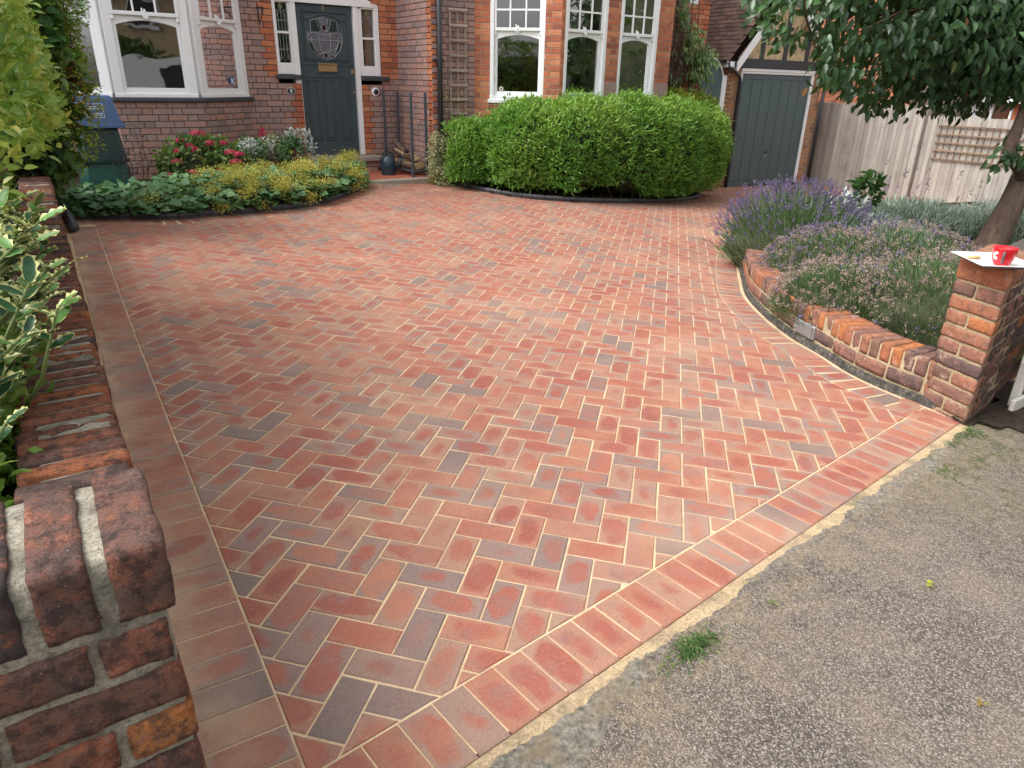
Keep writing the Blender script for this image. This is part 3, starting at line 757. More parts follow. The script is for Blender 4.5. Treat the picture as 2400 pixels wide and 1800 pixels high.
# ================================================================== LEFT BOUNDARY WALL AND ITS PIER
def build_left_wall():
    t = thing('boundary_wall', 'low old brick garden wall with brick-on-edge coping running beside the drive', 'wall', (0, 1.14, 0))
    XF = lambda y: .012+.014*y      # drive-side face
    items = []; y = 1.165; k = 0
    while y < 9.3:
        w = rnd.uniform(.056, .064); x1 = XF(y)+.022+rnd.uniform(-.006, .006); x0 = x1-.215+rnd.uniform(-.008, .006)
        skew = rnd.uniform(-.02, .02); top = .672+rnd.uniform(-.005, .004)
        fr = (lambda a, b, c, sk=skew, xm=(x0+x1)/2: (a, b+sk*(a-xm), c))
        V, F = rough_brick(fr, x0, x1, y, y+w, top-.108, top, .0045, .0030, k, .02 if y < 4 else .05)
        items.append((V, F, 0, (min(1, max(0, rnd.gauss(.40, .26))), rnd.random(), rnd.random()), None))
        y += w+rnd.uniform(.014, .020); k += 1
    pieces(t, 'coping_brick', items, [M['old']], 300, smooth=True)
    mb = MB(); ys = np.arange(1.14, 9.3, .04); V = []
    for i, yy in enumerate(ys):
        zt = .667+.003*noise.noise(Vector((yy*20, 0, 0)))
        for x, z in ((XF(yy)-.018-.155, zt-.02), (XF(yy)-.018-.13, zt), (XF(yy)-.0, zt), (XF(yy)+.015, zt-.012), (XF(yy)+.012, .56)): V.append((x, yy, z))
    mb.add(V, [(i*5+k, (i+1)*5+k, (i+1)*5+k+1, i*5+k+1) for i in range(len(ys)-1) for k in range(4)])
    mb.build('bed_mortar', M['mortar_g'], t, True)
    # face courses below the coping, on the drive side
    fr = frame((XF(1.14)-.006, 1.14, 0), (.014, 1, 0), (1, -.014, 0))
    it, bk = wallrow_bricks(fr, 8.2, -.05, .555, lambda w: [], lambda u, w, r: 0, 0, .011, .003)
    mb = MB(); mb.box(0, 8.2, -.19, 0, -.12, .556, fr=fr); mb.build('wall_core', M['mortar_g'], t)
    pieces(t, 'brick', it, [M['old']], 60, 'brickwork')
    # pier
    p = thing('gate_pier', 'weathered brick gate pier nearest the camera with thick pale mortar joints', 'pier', (-.17, 1.02, 0))
    items = []; idf = lambda a, b, c: (a, b, c)
    xr = .052; x = xr; k = 200; edges = []
    for w, dx in ((.072, 0), (.066, .021), (.070, .019), (.066, .020), (.070, .02)):
        x1 = x-dx; x0 = x1-w; x = x0
        sk = rnd.uniform(-.03, .03)
        V, F = rough_brick(lambda a, b, c, s=sk, xm=(x0+x1)/2: (a+s*(b-1.0)*.5, b, c), x0, x1, .9, 1.135, .790, .9, .0055, .0036, k, .0115, 30); k += 1
        items.append((V, F, 0, ([.40, .34, .05, .2, .4][len(items)], rnd.random(), rnd.random()), None))
    # bed courses
    zc = .775; rows = [((.035, -.052), (-.064, -.275), (-.29, -.40)), ((.040, -.175), (-.19, -.29), (-.30, -.40)), ((.044, -.048), (-.062, -.275), (-.29, -.40)), ((.040, -.175), (-.19, -.40)), ((.044, -.055), (-.069, -.28), (-.29, -.4)), ((.04, -.175), (-.19, -.4)), ((.044, -.055), (-.069, -.28), (-.29, -.4)), ((.04, -.175), (-.19, -.4)), ((.044, -.055), (-.069, -.28), (-.29, -.4)), ((.04, -.175), (-.19, -.4))]
    tones = {(2, 0): .97, (0, 0): .45, (0, 1): .35, (1, 0): .42, (1, 1): .5}
    for ri, row in enumerate(rows):
        for bi, (b1, b0) in enumerate(row):
            V, F = rough_brick(idf, b0, b1, .897+rnd.uniform(-.003, .002), 1.0, zc-.066, zc, .005, .0034, k, .0115, 30); k += 1
            items.append((V, F, 0, (tones.get((ri, bi), min(1, max(0, rnd.gauss(.48, .2)))), rnd.random(), rnd.random()), None))
            if bi == 0:   # the return along the drive side
                V, F = rough_brick(idf, b1-.10, b1, 1.010, 1.14, zc-.066, zc, .008, .004, k, .016, 26); k += 1
                items.append((V, F, 0, (min(1, max(0, rnd.gauss(.48, .2))), rnd.random(), rnd.random()), None))
        zc -= .0805
    pieces(p, 'brick', items, [M['old']], 300, smooth=True)
    V, F = rough_brick(idf, -.385, .038, .9045, 1.13, -.1, .8925, .012, .0035, 77, .014, 30)
    # finer body so the joints read as struck mortar
    mesh_obj('mortar', V, F, M['mortar_g'], p, smooth=True)
build_left_wall()

# ================================================================== RIGHT PLANTER WALL AND PIER
def build_planter():
    t = thing('planter_wall', 'low curved brick retaining wall with brick-on-edge coping around the lavender bed', 'wall', (4.3, 2.8, G(4.3, 2.8)))
    items = []
    P, T = resample(PLANTER, .0765); k = 0
    for p, tt in zip(P, T):
        if p[1] < 1.60: continue
        n = np.array([tt[1], -tt[0]])        # into the bed
        g = G(*p); fr = (lambda a, b, c, p=p, tt=tt, n=n: (p[0]+tt[0]*a*(1-0.9*0*b)+n[0]*b, p[1]+tt[1]*a+n[1]*b, c))
        top = g+.262+rnd.uniform(-.004, .004); near = view_xyz((p[0], p[1], g))[2] < 6
        V, F = rough_brick(fr, -.033+rnd.uniform(-.002, .002), .033, rnd.uniform(-.004, .004), .215, top-.112, top, .007, .0036, k, .022 if near else .05); k += 1
        items.append((V, F, 0, (min(1, max(0, rnd.gauss(.55, .26))), rnd.random(), rnd.random()), None))
    pieces(t, 'coping_brick', items, [M['oldmoss']], 300, smooth=True)
    items = []; P, T = resample(PLANTER, .232)
    for p, tt in zip(P, T):
        if p[1] < 1.60: continue
        n = np.array([tt[1], -tt[0]]); g = G(*p)
        fr = (lambda a, b, c, p=p, tt=tt, n=n: (p[0]+tt[0]*a+n[0]*b, p[1]+tt[1]*a+n[1]*b, c))
        V, F = rough_brick(fr, -.109, .109, -.002+rnd.uniform(-.003, .003), .09, g+.058, g+.138, .009, .0035, k, .028); k += 1
        items.append((V, F, 0, (min(1, max(0, rnd.gauss(.4, .25))), rnd.random(), rnd.random()), None))
    pieces(t, 'brick', items, [M['oldmoss']], 300, smooth=True)
    # mortar core and the stained concrete footing lip
    for nm, mat, off, top, wid in (('mortar', M['mortar_y'], .006, .250, .20), ('footing', None, -.020, .044, .16)):
        P, T = resample(PLANTER, .03); V = []
        for i, (p, tt) in enumerate(zip(P, T)):
            n = np.array([tt[1], -tt[0]]); g = G(*p); j = .004*noise.noise(Vector((p[0]*22, p[1]*22, 0)))
            for b, z in ((off+j, -.03), (off+j, top-.008), (off+.008+j, top+j), (off+wid, top), (off+wid, -.03)):
                q_ = p+n*b; V.append((q_[0], q_[1], g+z))
        F = [(i*5+k, i*5+k+1, (i+1)*5+k+1, (i+1)*5+k) for i in range(len(P)-1) for k in range(4)]
        if mat is None:
            mat, tr = nt('stained_concrete'); q = N(tr); pp = q.obj(); n1 = q.noise(pp, 30, 6, .7)
            q.out(q.bsdf(q.ramp(n1, [(.38, (.022,.021,.019)), (.56, (.075,.068,.058)), (.72, (.24,.21,.175))]), .9, n1, .9, .008))
        mesh_obj(nm, V, F, mat, t, smooth=True)
    # recessed light in the wall
    i = int(np.argmin(np.abs(PLANTER[:, 1]-2.66))); p = PLANTER[i]; tt = PLANTER[i+2]-PLANTER[i-2]; tt /= np.linalg.norm(tt); n = np.array([-tt[1], tt[0]])
    g = G(*p); L = thing('wall_light', 'silver louvred brick light set low in the curved planter wall', 'light', (p[0], p[1], g+.09))
    fr = lambda a, b, c: (p[0]+tt[0]*a+n[0]*b, p[1]+tt[1]*a+n[1]*b, g+c)
    mb = MB(); mb.box(-.112, .112, -.02, .013, .060, .150, fr=fr, bev=.004); mb.build('housing', M['steel'], L); mb = MB(); mb.box(-.104, .104, .010, .0145, .068, .143, fr=fr); mb.build('louvre_shade_plate', M['black'], L)  # black plate stands in for the shade between the louvres
    for k in range(9):
        mb = MB(); z = .069+k*.0085; mb.box(-.102, .102, .013, .019, z, z+.0050, fr=fr); mb.build('louvre', M['steel'], L)
    # pier by the footway
    PP = thing('gate_pier', 'square brick gate pier with sandy mortar, white tray and red cup standing on its top', 'pier', (4.0, 1.55, -.15))
    A = np.array([3.945, 1.70]); B = np.array([3.866, 1.425]); u = (B-A)/np.linalg.norm(B-A); L_ = float(np.linalg.norm(B-A))
    w = np.array([.985, .17]); w /= np.linalg.norm(w)
    fr = lambda a, b, c: (A[0]+u[0]*a+w[0]*b, A[1]+u[1]*a+w[1]*b, c)
    items = []; z = .697; k = 500
    V, F = rough_brick(fr, -.005, L_+.004, -.003, .10, z-.118, z, .012, .004, k, .018); items.append((V, F, 0, (.82, .3, .6), None)); k += 1
    for j in range(5):
        b0 = .112+j*.086
        V, F = rough_brick(fr, -.003, L_+.003, b0, b0+.074, z-.114, z+rnd.uniform(-.004, .003), .011, .004, k, .022); k += 1
        items.append((V, F, 0, (rnd.uniform(.4, .95), rnd.random(), rnd.random()), None))
    z = .697-.128; ri = 0
    left = {0: [(.0, .125), (.137, .285)], 1: [(0, .285)]}
    tn = [(.25, .42), (.72,), (.62, .95), (.6,), (.38, .5), (.05,), (.2, .6), (.35,), (.3, .35), (.3,)]
    while z > -.17:
        for (a0, a1), tv in zip(left[ri % 2], tn[ri % 10]):
            V, F = rough_brick(fr, a0, a1, rnd.uniform(-.003, .003), .09, z-.066, z, .006, .0034, k, .016); k += 1
            items.append((V, F, 0, (tv, rnd.random(), rnd.random()), None))
        b = .102 if ri % 2 == 0 else .102
        x = .0 if ri % 2 == 0 else .0
        for (b0, b1) in ([(.10, .30), (.315, .43), (.445, .56)] if ri % 2 else [(.10, .205), (.22, .43), (.445, .56)]):
            V, F = rough_brick(fr, L_-.09, L_+rnd.uniform(-.006, .006), b0, b1, z-.066, z, .006, .0055, k, .018); k += 1
            items.append((V, F, 1, (rnd.uniform(0, .45), rnd.random(), rnd.random()), None))
        z -= .0785; ri += 1
    pieces(PP, 'brick', items, [M['oldmoss'], M['old']], 300, smooth=True)
    V, F = rough_brick(fr, .006, L_-.006, .0065, .57, -.22, .688, .012, .0018, 61, .022); mesh_obj('mortar', V, F, M['mortar_y'], PP, smooth=True)
    # front wall carrying on along the footway
    W = thing('front_wall', 'old brick front garden wall running on from the pier out of frame', 'wall', tuple(fr(L_, 2, -.2)))
    f2 = frame(fr(L_-.03, .575, 0), (w[0], w[1], 0), (w[1], -w[0], 0))
    it, bk = wallrow_bricks(f2, 3.0, -.3, .53, lambda ww: [], lambda a, b, c: 0, .05, .012, .004)
    mb = MB(); mb.box(0, 3, -.2, 0, -.32, .535, fr=f2); mb.box(0, 3, -.21, .01, .535, .64, fr=f2); mb.build('wall_core', M['mortar_d'], W)
    pieces(W, 'brick', it, [M['old']], 60, 'brickwork')
    return fr, L_
PIERFR, PIERL = build_planter()

# ================================================================== THE HOUSE
def build_house():
    H = thing('house', 'brick house with orange quoins, white sash windows and dark green front door', 'house', (4, 10.6, 0))
    mats = [M['dull'], M['orange']]
    allb = []; mbd = MB(); mbl = MB()
    def wall(fr, length, z0, z1, ops, style, phase=0, mort=0, **kw):
        it, bk = wallrow_bricks(fr, length, z0, z1, ops, style, phase, **kw); allb.extend(it); mbw_ = MB(); backing(mbw_, fr, bk); mbw_.build('bay_wall' if mort else 'wall', M['mortar_l' if mort else 'mortar_d'], H)
    ZT = 3.4
    # door wall
    X0 = 2.72; fD = frame((X0, 10.6, 0), (1, 0, 0), (0, -1, 0))
    def opD(w):
        if w < .33: return []
        if w < 1.42: return [(3.455-X0, 4.355-X0)]
        if w < 2.43: return [(3.14-X0, 4.68-X0)]
        t = (w-2.43)/.17
        if t < 1: h = .77*math.sqrt(1-t)+.0; return [(3.91-h-X0, 3.91+h-X0)]
        return []
    def stD(u, w, r):
        x = u+X0
        if w > 2.44 and abs(x-3.91) < 1.2: return 1
        if w > 1.45: return 1 if (x < 3.14 and x > (2.93 if r % 2 else 3.0)) or x > 4.68 else 0
        if w > .3: return 1 if (3.455 > x > (3.27 if r % 2 else 3.34)) or (4.355 < x < (4.56 if r % 2 else 4.47)) else 0
        return 0
    wall(fD, 4.95-X0, -.05, ZT, opD, stD, .06)
    # voussoir arch over the door
    arch = []
    for k in range(-9, 10):
        x = 3.91+k*.083; z = 2.43+.17*(1-min(1, abs(k*.083)/.79)**2)+.004; s = -.17*2*(k*.083)/.79**2
        a = math.atan(s); 
        f = lambda A, B, C, x=x, z=z, a=a: (x+A*math.cos(a)-C*math.sin(a), 10.6-B, z+A*math.sin(a)+C*math.cos(a))
        mb = MB(); mb.box(-.036, .036, -.05, .010, 0, .22, fr=f, bev=.003); arch.append((mb.V, mb.F, 1, (rnd.random(),)*3, None))
    allb.extend(arch)
    # side wall facing left
    fS = frame((4.95, 10.6, 0), (0, -1, 0), (-1, 0, 0))
    wall(fS, 1.1, -.05, ZT, lambda w: [], lambda u, w, r: 1 if u > (.98 if r % 2 else 1.03) else 0, .11)
    # trellis wall
    fT = frame((4.95, 9.5, 0), (1, 0, 0), (0, -1, 0))
    wall(fT, .69, -.1, ZT, lambda w: [], lambda u, w, r: 1 if u < (.13 if r % 2 else .07) else 0, .02)
    # canted bay face with window
    C0 = np.array([5.64, 9.5]); C1 = np.array([6.51, 8.62]); cl = float(np.linalg.norm(C1-C0)); cu = (C1-C0)/cl; cn = np.array([cu[1], -cu[0]])
    fC = frame((C0[0], C0[1], 0), (cu[0], cu[1], 0), (cn[0], cn[1], 0))
    wall(fC, cl, -.35, ZT, lambda w: [(.225, 1.01)] if w > 1.22 else [], lambda u, w, r: 1, .03, 1)
    fF = frame((6.51, 8.62, 0), (1, 0, 0), (0, -1, 0))
    wall(fF, 2.12, -.4, ZT, lambda w: [(.06, .82), (1.06, 1.82)] if w > 1.22 else [], lambda u, w, r: 1, .0, 1)
    fE = frame((8.63, 8.62, 0), (.8, .88, 0), (.88, -.8, 0))
    wall(fE, 1.15, -.4, ZT, lambda w: [], lambda u, w, r: 1, 0, 1)
    fR = frame((9.3, 9.5, 0), (1, 0, 0), (0, -1, 0))
    wall(fR, 1.05, -.35, ZT, lambda w: [(.55, .74)] if w > 2.76 else [], lambda u, w, r: 1 if u > .55 else 0, .05)
    fQ = frame((10.35, 9.5, 0), (0, 1, 0), (1, 0, 0)); wall(fQ, 3.0, -.4, ZT, lambda w: [], lambda u, w, r: 0, .05)
    # left bay
    LB0 = (.30, 10.6); LB1 = (1.02, 10.02); LB2 = (1.985, 10.02); LB3 = (2.73, 10.6)
    def seg(a, b): 
        d = np.array(b)-np.array(a); L = float(np.linalg.norm(d)); d /= L; return frame((*a, 0), (d[0], d[1], 0), (d[1], -d[0], 0)), L
    fa, la = seg(LB0, LB1); fb, lb = seg(LB1, LB2); fc, lc = seg(LB2, LB3)
    for f, l in ((fa, la), (fb, lb), (fc, lc)): wall(f, l, -.05, 1.16, lambda w: [], lambda u, w, r: 0, .04)
    fW = frame((-3.5, 10.6, 0), (1, 0, 0), (0, -1, 0)); wall(fW, 3.8, -.1, ZT, lambda w: [], lambda u, w, r: 0, 0)
    pieces(H, 'brick', allb, mats, 300, 'brickwork')
    # upper storey and roof (above the frame, they only shade and reflect)
    mb = MB(); mb.box(-3.5, 10.35, 10.62, 17, 3.4, 5.6); mb.build('upper_wall', M['dull'], H); mb = MB(); mb.box(4.95, 10.35, 9.52, 10.62, 3.4, 5.6); mb.build('upper_wall', M['dull'], H)
    mb = MB(); mb.add([(-4, 10.2, 5.55), (10.8, 10.2, 5.55), (10.8, 13.9, 8.6), (-4, 13.9, 8.6), (-4, 17.4, 5.55), (10.8, 17.4, 5.55)], [(0, 1, 2, 3), (3, 2, 5, 4)]); mb.build('roof', M['tile'], H)
    mb = MB(); mb.box(6.4, 8.75, 8.5, 9.5, 3.4, 3.55, bev=.01); mb.box(.2, 2.85, 9.9, 10.6, 2.95, 3.15, bev=.01); mb.build('bay_roof', M['lead'], H)

    # ---- rooms behind the glass
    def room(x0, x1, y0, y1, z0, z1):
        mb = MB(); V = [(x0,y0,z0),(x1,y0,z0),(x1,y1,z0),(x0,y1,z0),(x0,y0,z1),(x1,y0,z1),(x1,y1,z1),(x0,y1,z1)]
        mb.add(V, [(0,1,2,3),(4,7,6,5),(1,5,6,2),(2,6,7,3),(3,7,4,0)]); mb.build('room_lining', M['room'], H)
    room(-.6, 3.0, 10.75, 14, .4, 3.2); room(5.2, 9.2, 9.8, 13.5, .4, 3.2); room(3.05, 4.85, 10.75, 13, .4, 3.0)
    def curtain(f, a0, a1, z0, z1, y=-.2, gather=.0, mat='curtain'):
        mb = MB(); n = 44; m = 8; V = []
        for j in range(m+1):
            t = j/m; pinch = 1-gather*math.sin(math.pi*min(1, t*1.1))
            for i in range(n+1):
                s = i/n; a = a0+(a1-a0)*s*pinch; V.append(f(a, y-.025*math.sin(s*34+math.sin(t*3)), z0+(z1-z0)*t))
        mb.add(V, [(j*(n+1)+i, j*(n+1)+i+1, (j+1)*(n+1)+i+1, (j+1)*(n+1)+i) for j in range(m) for i in range(n)]); mb.build('curtain', M[mat], H, True)

    # ---- sash windows
    def sash(f, a0, a1, z0, z1, fw=.055, rail=2.13, bars=(2.385,), set_=.09, cols=3, sticker=None):
        w = MB()
        # box frame lining the opening
        w.box(a0, a0+fw, -set_-.03, .004, z0, z1, fr=f, bev=.004); w.box(a1-fw, a1, -set_-.03, .004, z0, z1, fr=f, bev=.004)
        w.box(a0, a1, -set_-.03, .012, z0-.012, z0+.03, fr=f, bev=.004); w.box(a0+fw, a1-fw, -set_-.03, .004, z1-.05, z1, fr=f)
        fo = w.build('sash_window', M['white'], H)
        g0, g1 = a0+fw+.001, a1-fw-.001; st = .038
        # lower sash
        lo = MB(); ys, ye = -set_-.002, -set_+.036
        lo.box(g0, g0+st, ys, ye, z0+.03, rail, fr=f, bev=.003); lo.box(g1-st, g1, ys, ye, z0+.03, rail, fr=f, bev=.003); lo.box(g0+st, g1-st, ys, ye, z0+.03, z0+.095, fr=f, bev=.003)
        # arched head piece
        n = 12; ar = []; W2 = (g1-g0-2*st)/2; xm = (g0+g1)/2
        for i in range(n+1):
            s = -1+2*i/n; ar.append((xm+s*W2, rail-.055-.055*s*s))
        for i in range(n):
            (xa, za), (xb, zb) = ar[i], ar[i+1]
            V = [f(xa, ye-.003, za), f(xb, ye-.003, zb), f(xb, ye-.003, rail), f(xa, ye-.003, rail), f(xa, ys, za), f(xb, ys, zb)]
            lo.add(V, [(0, 1, 2, 3), (0, 4, 5, 1)])
        lo.build('lower_sash', M['white'], fo)
        up = MB(); yu, yv = -set_+.038, -set_+.072
        up.box(g0, g1, yu, yv, rail-.006, rail+.034, fr=f, bev=.003)
        up.box(g0, g0+st*.8, yu, yv, rail+.034, z1-.05, fr=f, bev=.003); up.box(g1-st*.8, g1, yu, yv, rail+.034, z1-.05, fr=f, bev=.003)
        # horns
        for s, a in ((1, g0), (-1, g1)): up.box(a if s > 0 else a-.03, a+.03 if s > 0 else a, yu, yv-.004, rail-.06, rail-.006, fr=f, bev=.008)
        up.build('upper_sash', M['white'], fo)
        for k in range(1, cols):
            x = g0+(g1-g0)*k/cols; b = MB(); b.box(x-.011, x+.011, yu+.004, yv-.004, rail+.034, z1-.05, fr=f, bev=.003); b.build('glazing_bar', M['white'], fo)
        for zb in bars:
            b = MB(); b.box(g0+st*.8, g1-st*.8, yu+.006, yv-.006, zb-.012, zb+.012, fr=f, bev=.003); b.build('glazing_bar', M['white'], fo)
        p = MB(); p.box(g0+st, g1-st, ys+.012, ys+.016, z0+.09, rail-.04, fr=f); p.build('pane', M['glass'], fo)
        rows = [rail+.034]+list(bars)+[z1-.05]
        for k in range(cols):
            for j in range(len(rows)-1):
                p = MB(); xa, xb = g0+(g1-g0)*k/cols, g0+(g1-g0)*(k+1)/cols
                p.box(xa+.008, xb-.008, yu+.014, yu+.018, rows[j], rows[j+1], fr=f); p.build('pane', M['glass'], fo)
        # sash fastener
        b = MB(); b.lathe([(0, 0), (.02, 0), (.022, .012), (.008, .02), (.008, .035), (0, .036)], f((g0+g1)/2, yv-.012, rail+.030), 10); b.box((g0+g1)/2-.035, (g0+g1)/2-.02, yv-.02, yv-.005, rail+.03, rail+.075, fr=f, bev=.004)
        b.lathe([(0, -.006), (.03, -.006), (.03, .006), (0, .006)], f((g0+g1)/2, yv, rail-.008), 14, ax=Matrix.Rotation(math.pi/2, 3, 'X')); b.build('sash_fastener', M['white'], fo)
        return fo
    w1 = sash(fC, .225, 1.01, 1.245, 2.95)
    w2 = sash(fF, .06, .82, 1.245, 2.95); w3 = sash(fF, 1.06, 1.82, 1.245, 2.95)
    for f, a, b in ((fC, .2, 1.03), (fF, .03, .85), (fF, 1.03, 1.85)):
        mb = MB(); mb.box(a, b, -.06, .03, 1.18, 1.232, fr=f, bev=.006); mb.build('window_sill', M['white'], H)
    # pale stone stops at the pillar feet
    for a, b in ((.83, 1.05), (1.83, 2.11)):
        mb = MB(); mb.prism([(a-.012, 1.2), (b+.012, 1.2), (b+.012, 1.43), (b, 1.5), (a, 1.5), (a-.012, 1.43)], -.03, .012, fr=lambda x, z, y: fF(x, y, z)); mb.build('stone_stop', M['dull'], H)
    wa = sash(fb, .01, lb-.03, 1.215, 2.9, .10, rail=2.09, bars=(2.5,), set_=.05)
    wb = sash(fc, .02, lc-.02, 1.215, 2.9, .10, rail=2.09, bars=(2.5,), set_=.05)
    wc = sash(fa, .02, la-.02, 1.215, 2.9, .10, rail=2.09, bars=(2.5,), set_=.05)
    mb = MB()
    for f, l in ((fa, la), (fb, lb), (fc, lc)): mb.box(-.03, l+.03, -.1, .045, 1.155, 1.203, fr=f, bev=.008)
    mb.build('window_sill', M['slate'], H)
    curtain(fc, lc-.42, lc-.13, 1.2, 2.9, -.15, .45); curtain(fb, .12, .20, 1.2, 2.9, -.25, .2); curtain(fF, 1.60, 1.78, 1.2, 2.9, -.3, .1); curtain(fF, .66, .78, 1.2, 2.9, -.3, .1, 'room')
    # stickers on the glass
    mb = MB(); c_ = fC(.385, -.045, 1.372); ax = Matrix((( cu[0], 0, cn[0]), (cu[1], 0, cn[1]), (0, 1, 0)))
    mb.lathe([(.012, .001), (.034, .001)], c_, 20, ax=ax); mb.build('round_sticker', M['curtain'], w1)
    d_ = np.array(LB3)-np.array(LB2); d_ /= np.linalg.norm(d_); nn = np.array([d_[1], -d_[0]])
    ax2 = Matrix(((d_[0], 0, nn[0]), (d_[1], 0, nn[1]), (0, 1, 0))); c2 = fc(.64, -.02, 1.40)
    mb = MB(); mb.lathe([(0, .0), (.045, .0)], c2, 20, ax=ax2)
    mbw = MB()
    for s in (1, -1):
        q_ = [(-.035*s, -.024), (-.026*s, -.034), (.035*s, .024), (.026*s, .034)]
        mbw.add([tuple(Vector(c2)+ax2 @ Vector((x, y, .0015+.0005*s))) for x, y in q_], [(0, 1, 2, 3)])
    k = mb.build('saltire_sticker', simple('saltire_blue', (.03, .16, .45), .5), wb); mbw.build('saltire_cross', M['white'], wb)

    # ---- small window high on the right
    mb = MB(); mb.box(.55, .74, -.05, .01, 2.74, 2.79, fr=fR, bev=.004); mb.box(.55, .58, -.05, .008, 2.79, 3.3, fr=fR); mb.box(.71, .74, -.05, .008, 2.79, 3.3, fr=fR)
    sw = mb.build('small_window', M['white'], H); mb = MB(); mb.box(.58, .71, -.03, -.025, 2.79, 3.3, fr=fR); mb.build('pane', simple('blue_blind', (.04, .08, .28), .4), sw)

    # ---- front door set
    y0 = 10.64
    def B(mb, x0, x1, z0, z1, ya, yb, bev=.004): mb.box(x0, x1, ya, yb, z0, z1, bev=bev)
    fr_ = MB()
    B(fr_, 3.385, 3.462, .40, 2.44, 10.60, 10.72); B(fr_, 4.285, 4.355, .40, 2.44, 10.60, 10.72)
    B(fr_, 3.145, 3.19, 1.50, 2.44, 10.605, 10.70); B(fr_, 4.60, 4.675, 1.50, 2.44, 10.605, 10.70)
    B(fr_, 3.19, 3.385, 1.50, 1.645, 10.61, 10.70); B(fr_, 4.355, 4.60, 1.50, 1.635, 10.61, 10.70)
    B(fr_, 3.355, 3.384, 1.645, 2.40, 10.61, 10.70); B(fr_, 4.356, 4.415, 1.635, 2.40, 10.61, 10.70)
    B(fr_, 3.19, 3.355, 2.01, 2.035, 10.62, 10.68, .002); B(fr_, 4.415, 4.60, 1.985, 2.015, 10.62, 10.68, .002)
    B(fr_, 3.19, 3.385, 2.385, 2.44, 10.61, 10.70); B(fr_, 4.355, 4.60, 2.375, 2.44, 10.61, 10.70)
    arcp = [(3.145, 2.43)]+[(3.91+.765*s, 2.43+.165*(1-s*s)) for s in np.linspace(-1, 1, 25)]+[(4.675, 2.43)]
    fr_.prism(arcp, 0, .10, fr=lambda x, z, y: (x, 10.598+y, z)); fr_.prism([(x*.93+3.91*.07, z-.03) for x, z in arcp], 0, .02, fr=lambda x, z, y: (x, 10.589+y, z))
    df = fr_.build('door_frame', M['white'], H)
    for x0, x1, z0, z1 in ((3.19, 3.355, 1.645, 2.01), (3.19, 3.355, 2.035, 2.385), (4.415, 4.60, 1.635, 1.985), (4.415, 4.60, 2.015, 2.375)):
        mb = MB(); mb.box(x0, x1, 10.65, 10.655, z0, z1); mb.build('side_pane', M['glass'], df)
    # leaded strips in the sidelights
    le = MB()
    def came(pts, y=10.644, w=.0035, m=0): le.tube([(x, y, z) for x, z in pts], w, 5, m)
    for xa, xb, zlo, zmid, zhi in ((3.19, 3.355, 1.645, 2.02, 2.385), (4.415, 4.60, 1.635, 2.0, 2.375)):
        w = xb-xa; xm = (xa+xb)/2
        if xa < 4:
            for s in (.24, .5, .76): came([(xa+w*s, zlo+.07), (xa+w*s, zhi-.10)])
            for z in (zlo+.17, zmid+.15, zmid+.02): came([(xa, z), (xb, z)])
            came([(xa+.01, zlo+.03), (xa+.05, zlo+.07), (xm, zlo+.02), (xb-.05, zlo+.07), (xb-.01, zlo+.03)]); came([(xa+.02, zlo+.03), (xa+.045, zlo+.16)]); came([(xb-.02, zlo+.03), (xb-.045, zlo+.16)])
        came([(xm, zhi), (xm-.03, zhi-.05), (xm, zhi-.10), (xm+.03, zhi-.05), (xm, zhi)]); came([(xa, zhi-.11), (xm-.04, zhi-.085), (xm, zhi-.12), (xm+.04, zhi-.085), (xb, zhi-.11)])
        came([(xa+.02, zhi-.17), (xa+.045, zhi-.12)]); came([(xb-.02, zhi-.17), (xb-.045, zhi-.12)])
    le.build('lead_came', M['lead'], df)
    ggr = simple('green_glass', (.05, .13, .05), .2); 
    mb = MB()
    for xm, zh in ((3.272, 2.385), (4.507, 2.375)):
        mb.add([(xm, 10.648, zh), (xm-.03, 10.648, zh-.05), (xm, 10.648, zh-.1), (xm+.03, 10.648, zh-.05)], [(0, 1, 2, 3)])
    mb.build('coloured_glass', simple('pale_green_glass', (.16, .20, .09), .3), df)
    for f_, a0, a1 in ((lambda a, b, c: (a, 10.6-b, c), 4.42, 4.60),): curtain(f_, a0, a1, 1.62, 2.37, -.12, 0)
    # sills to the sidelights
    for x0, x1 in ((3.105, 3.452), (4.362, 4.79)):
        mb = MB(); mb.box(x0, x1, 10.545, 10.61, 1.435, 1.495, bev=.008); mb.build('window_sill', M['slate'], H)
    # the door
    d = MB(); B(d, 3.466, 4.281, .405, 2.405, 10.655, 10.70)
    def ring(x0, x1, z0, z1, w=.022, y=10.655, h=.010):
        for a, b, c, e in ((x0, x1, z0, z0+w), (x0, x1, z1-w, z1), (x0, x0+w, z0, z1), (x1-w, x1, z0, z1)): d.box(a, b, y-h, y+.002, c, e, bev=.004)
    ring(3.545, 4.215, 1.68, 2.315, .018)          # upper panel bead
    ring(3.565, 4.195, 1.70, 2.295, .008, 10.653, .014)
    for x0, x1 in ((3.55, 3.715), (3.785, 3.945), (4.025, 4.19)): ring(x0, x1, .615, 1.435, .020); d.box(x0+.03, x1-.03, 10.647, 10.657, .65, 1.40, bev=.006)
    d.box(3.50, 4.25, 10.640, 10.657, 1.625, 1.648, bev=.004); d.box(3.50, 4.25, 10.645, 10.657, 1.468, 1.482, bev=.003)
    # dropped moulding under letter plate
    d.tube([(3.72, 10.652, 1.50), (3.79, 10.652, 1.495), (3.82, 10.652, 1.475), (3.875, 10.652, 1.485), (3.93, 10.652, 1.475), (3.96, 10.652, 1.495), (4.03, 10.652, 1.50)], .010, 6)
    # eyebrow moulding
    eb = [(3.58, 2.215), (3.64, 2.21), (3.69, 2.235)]+[(3.875+.19*s, 2.275-.045*s*s) for s in np.linspace(-.9, .9, 9)]+[(4.06, 2.235), (4.11, 2.21), (4.17, 2.215)]
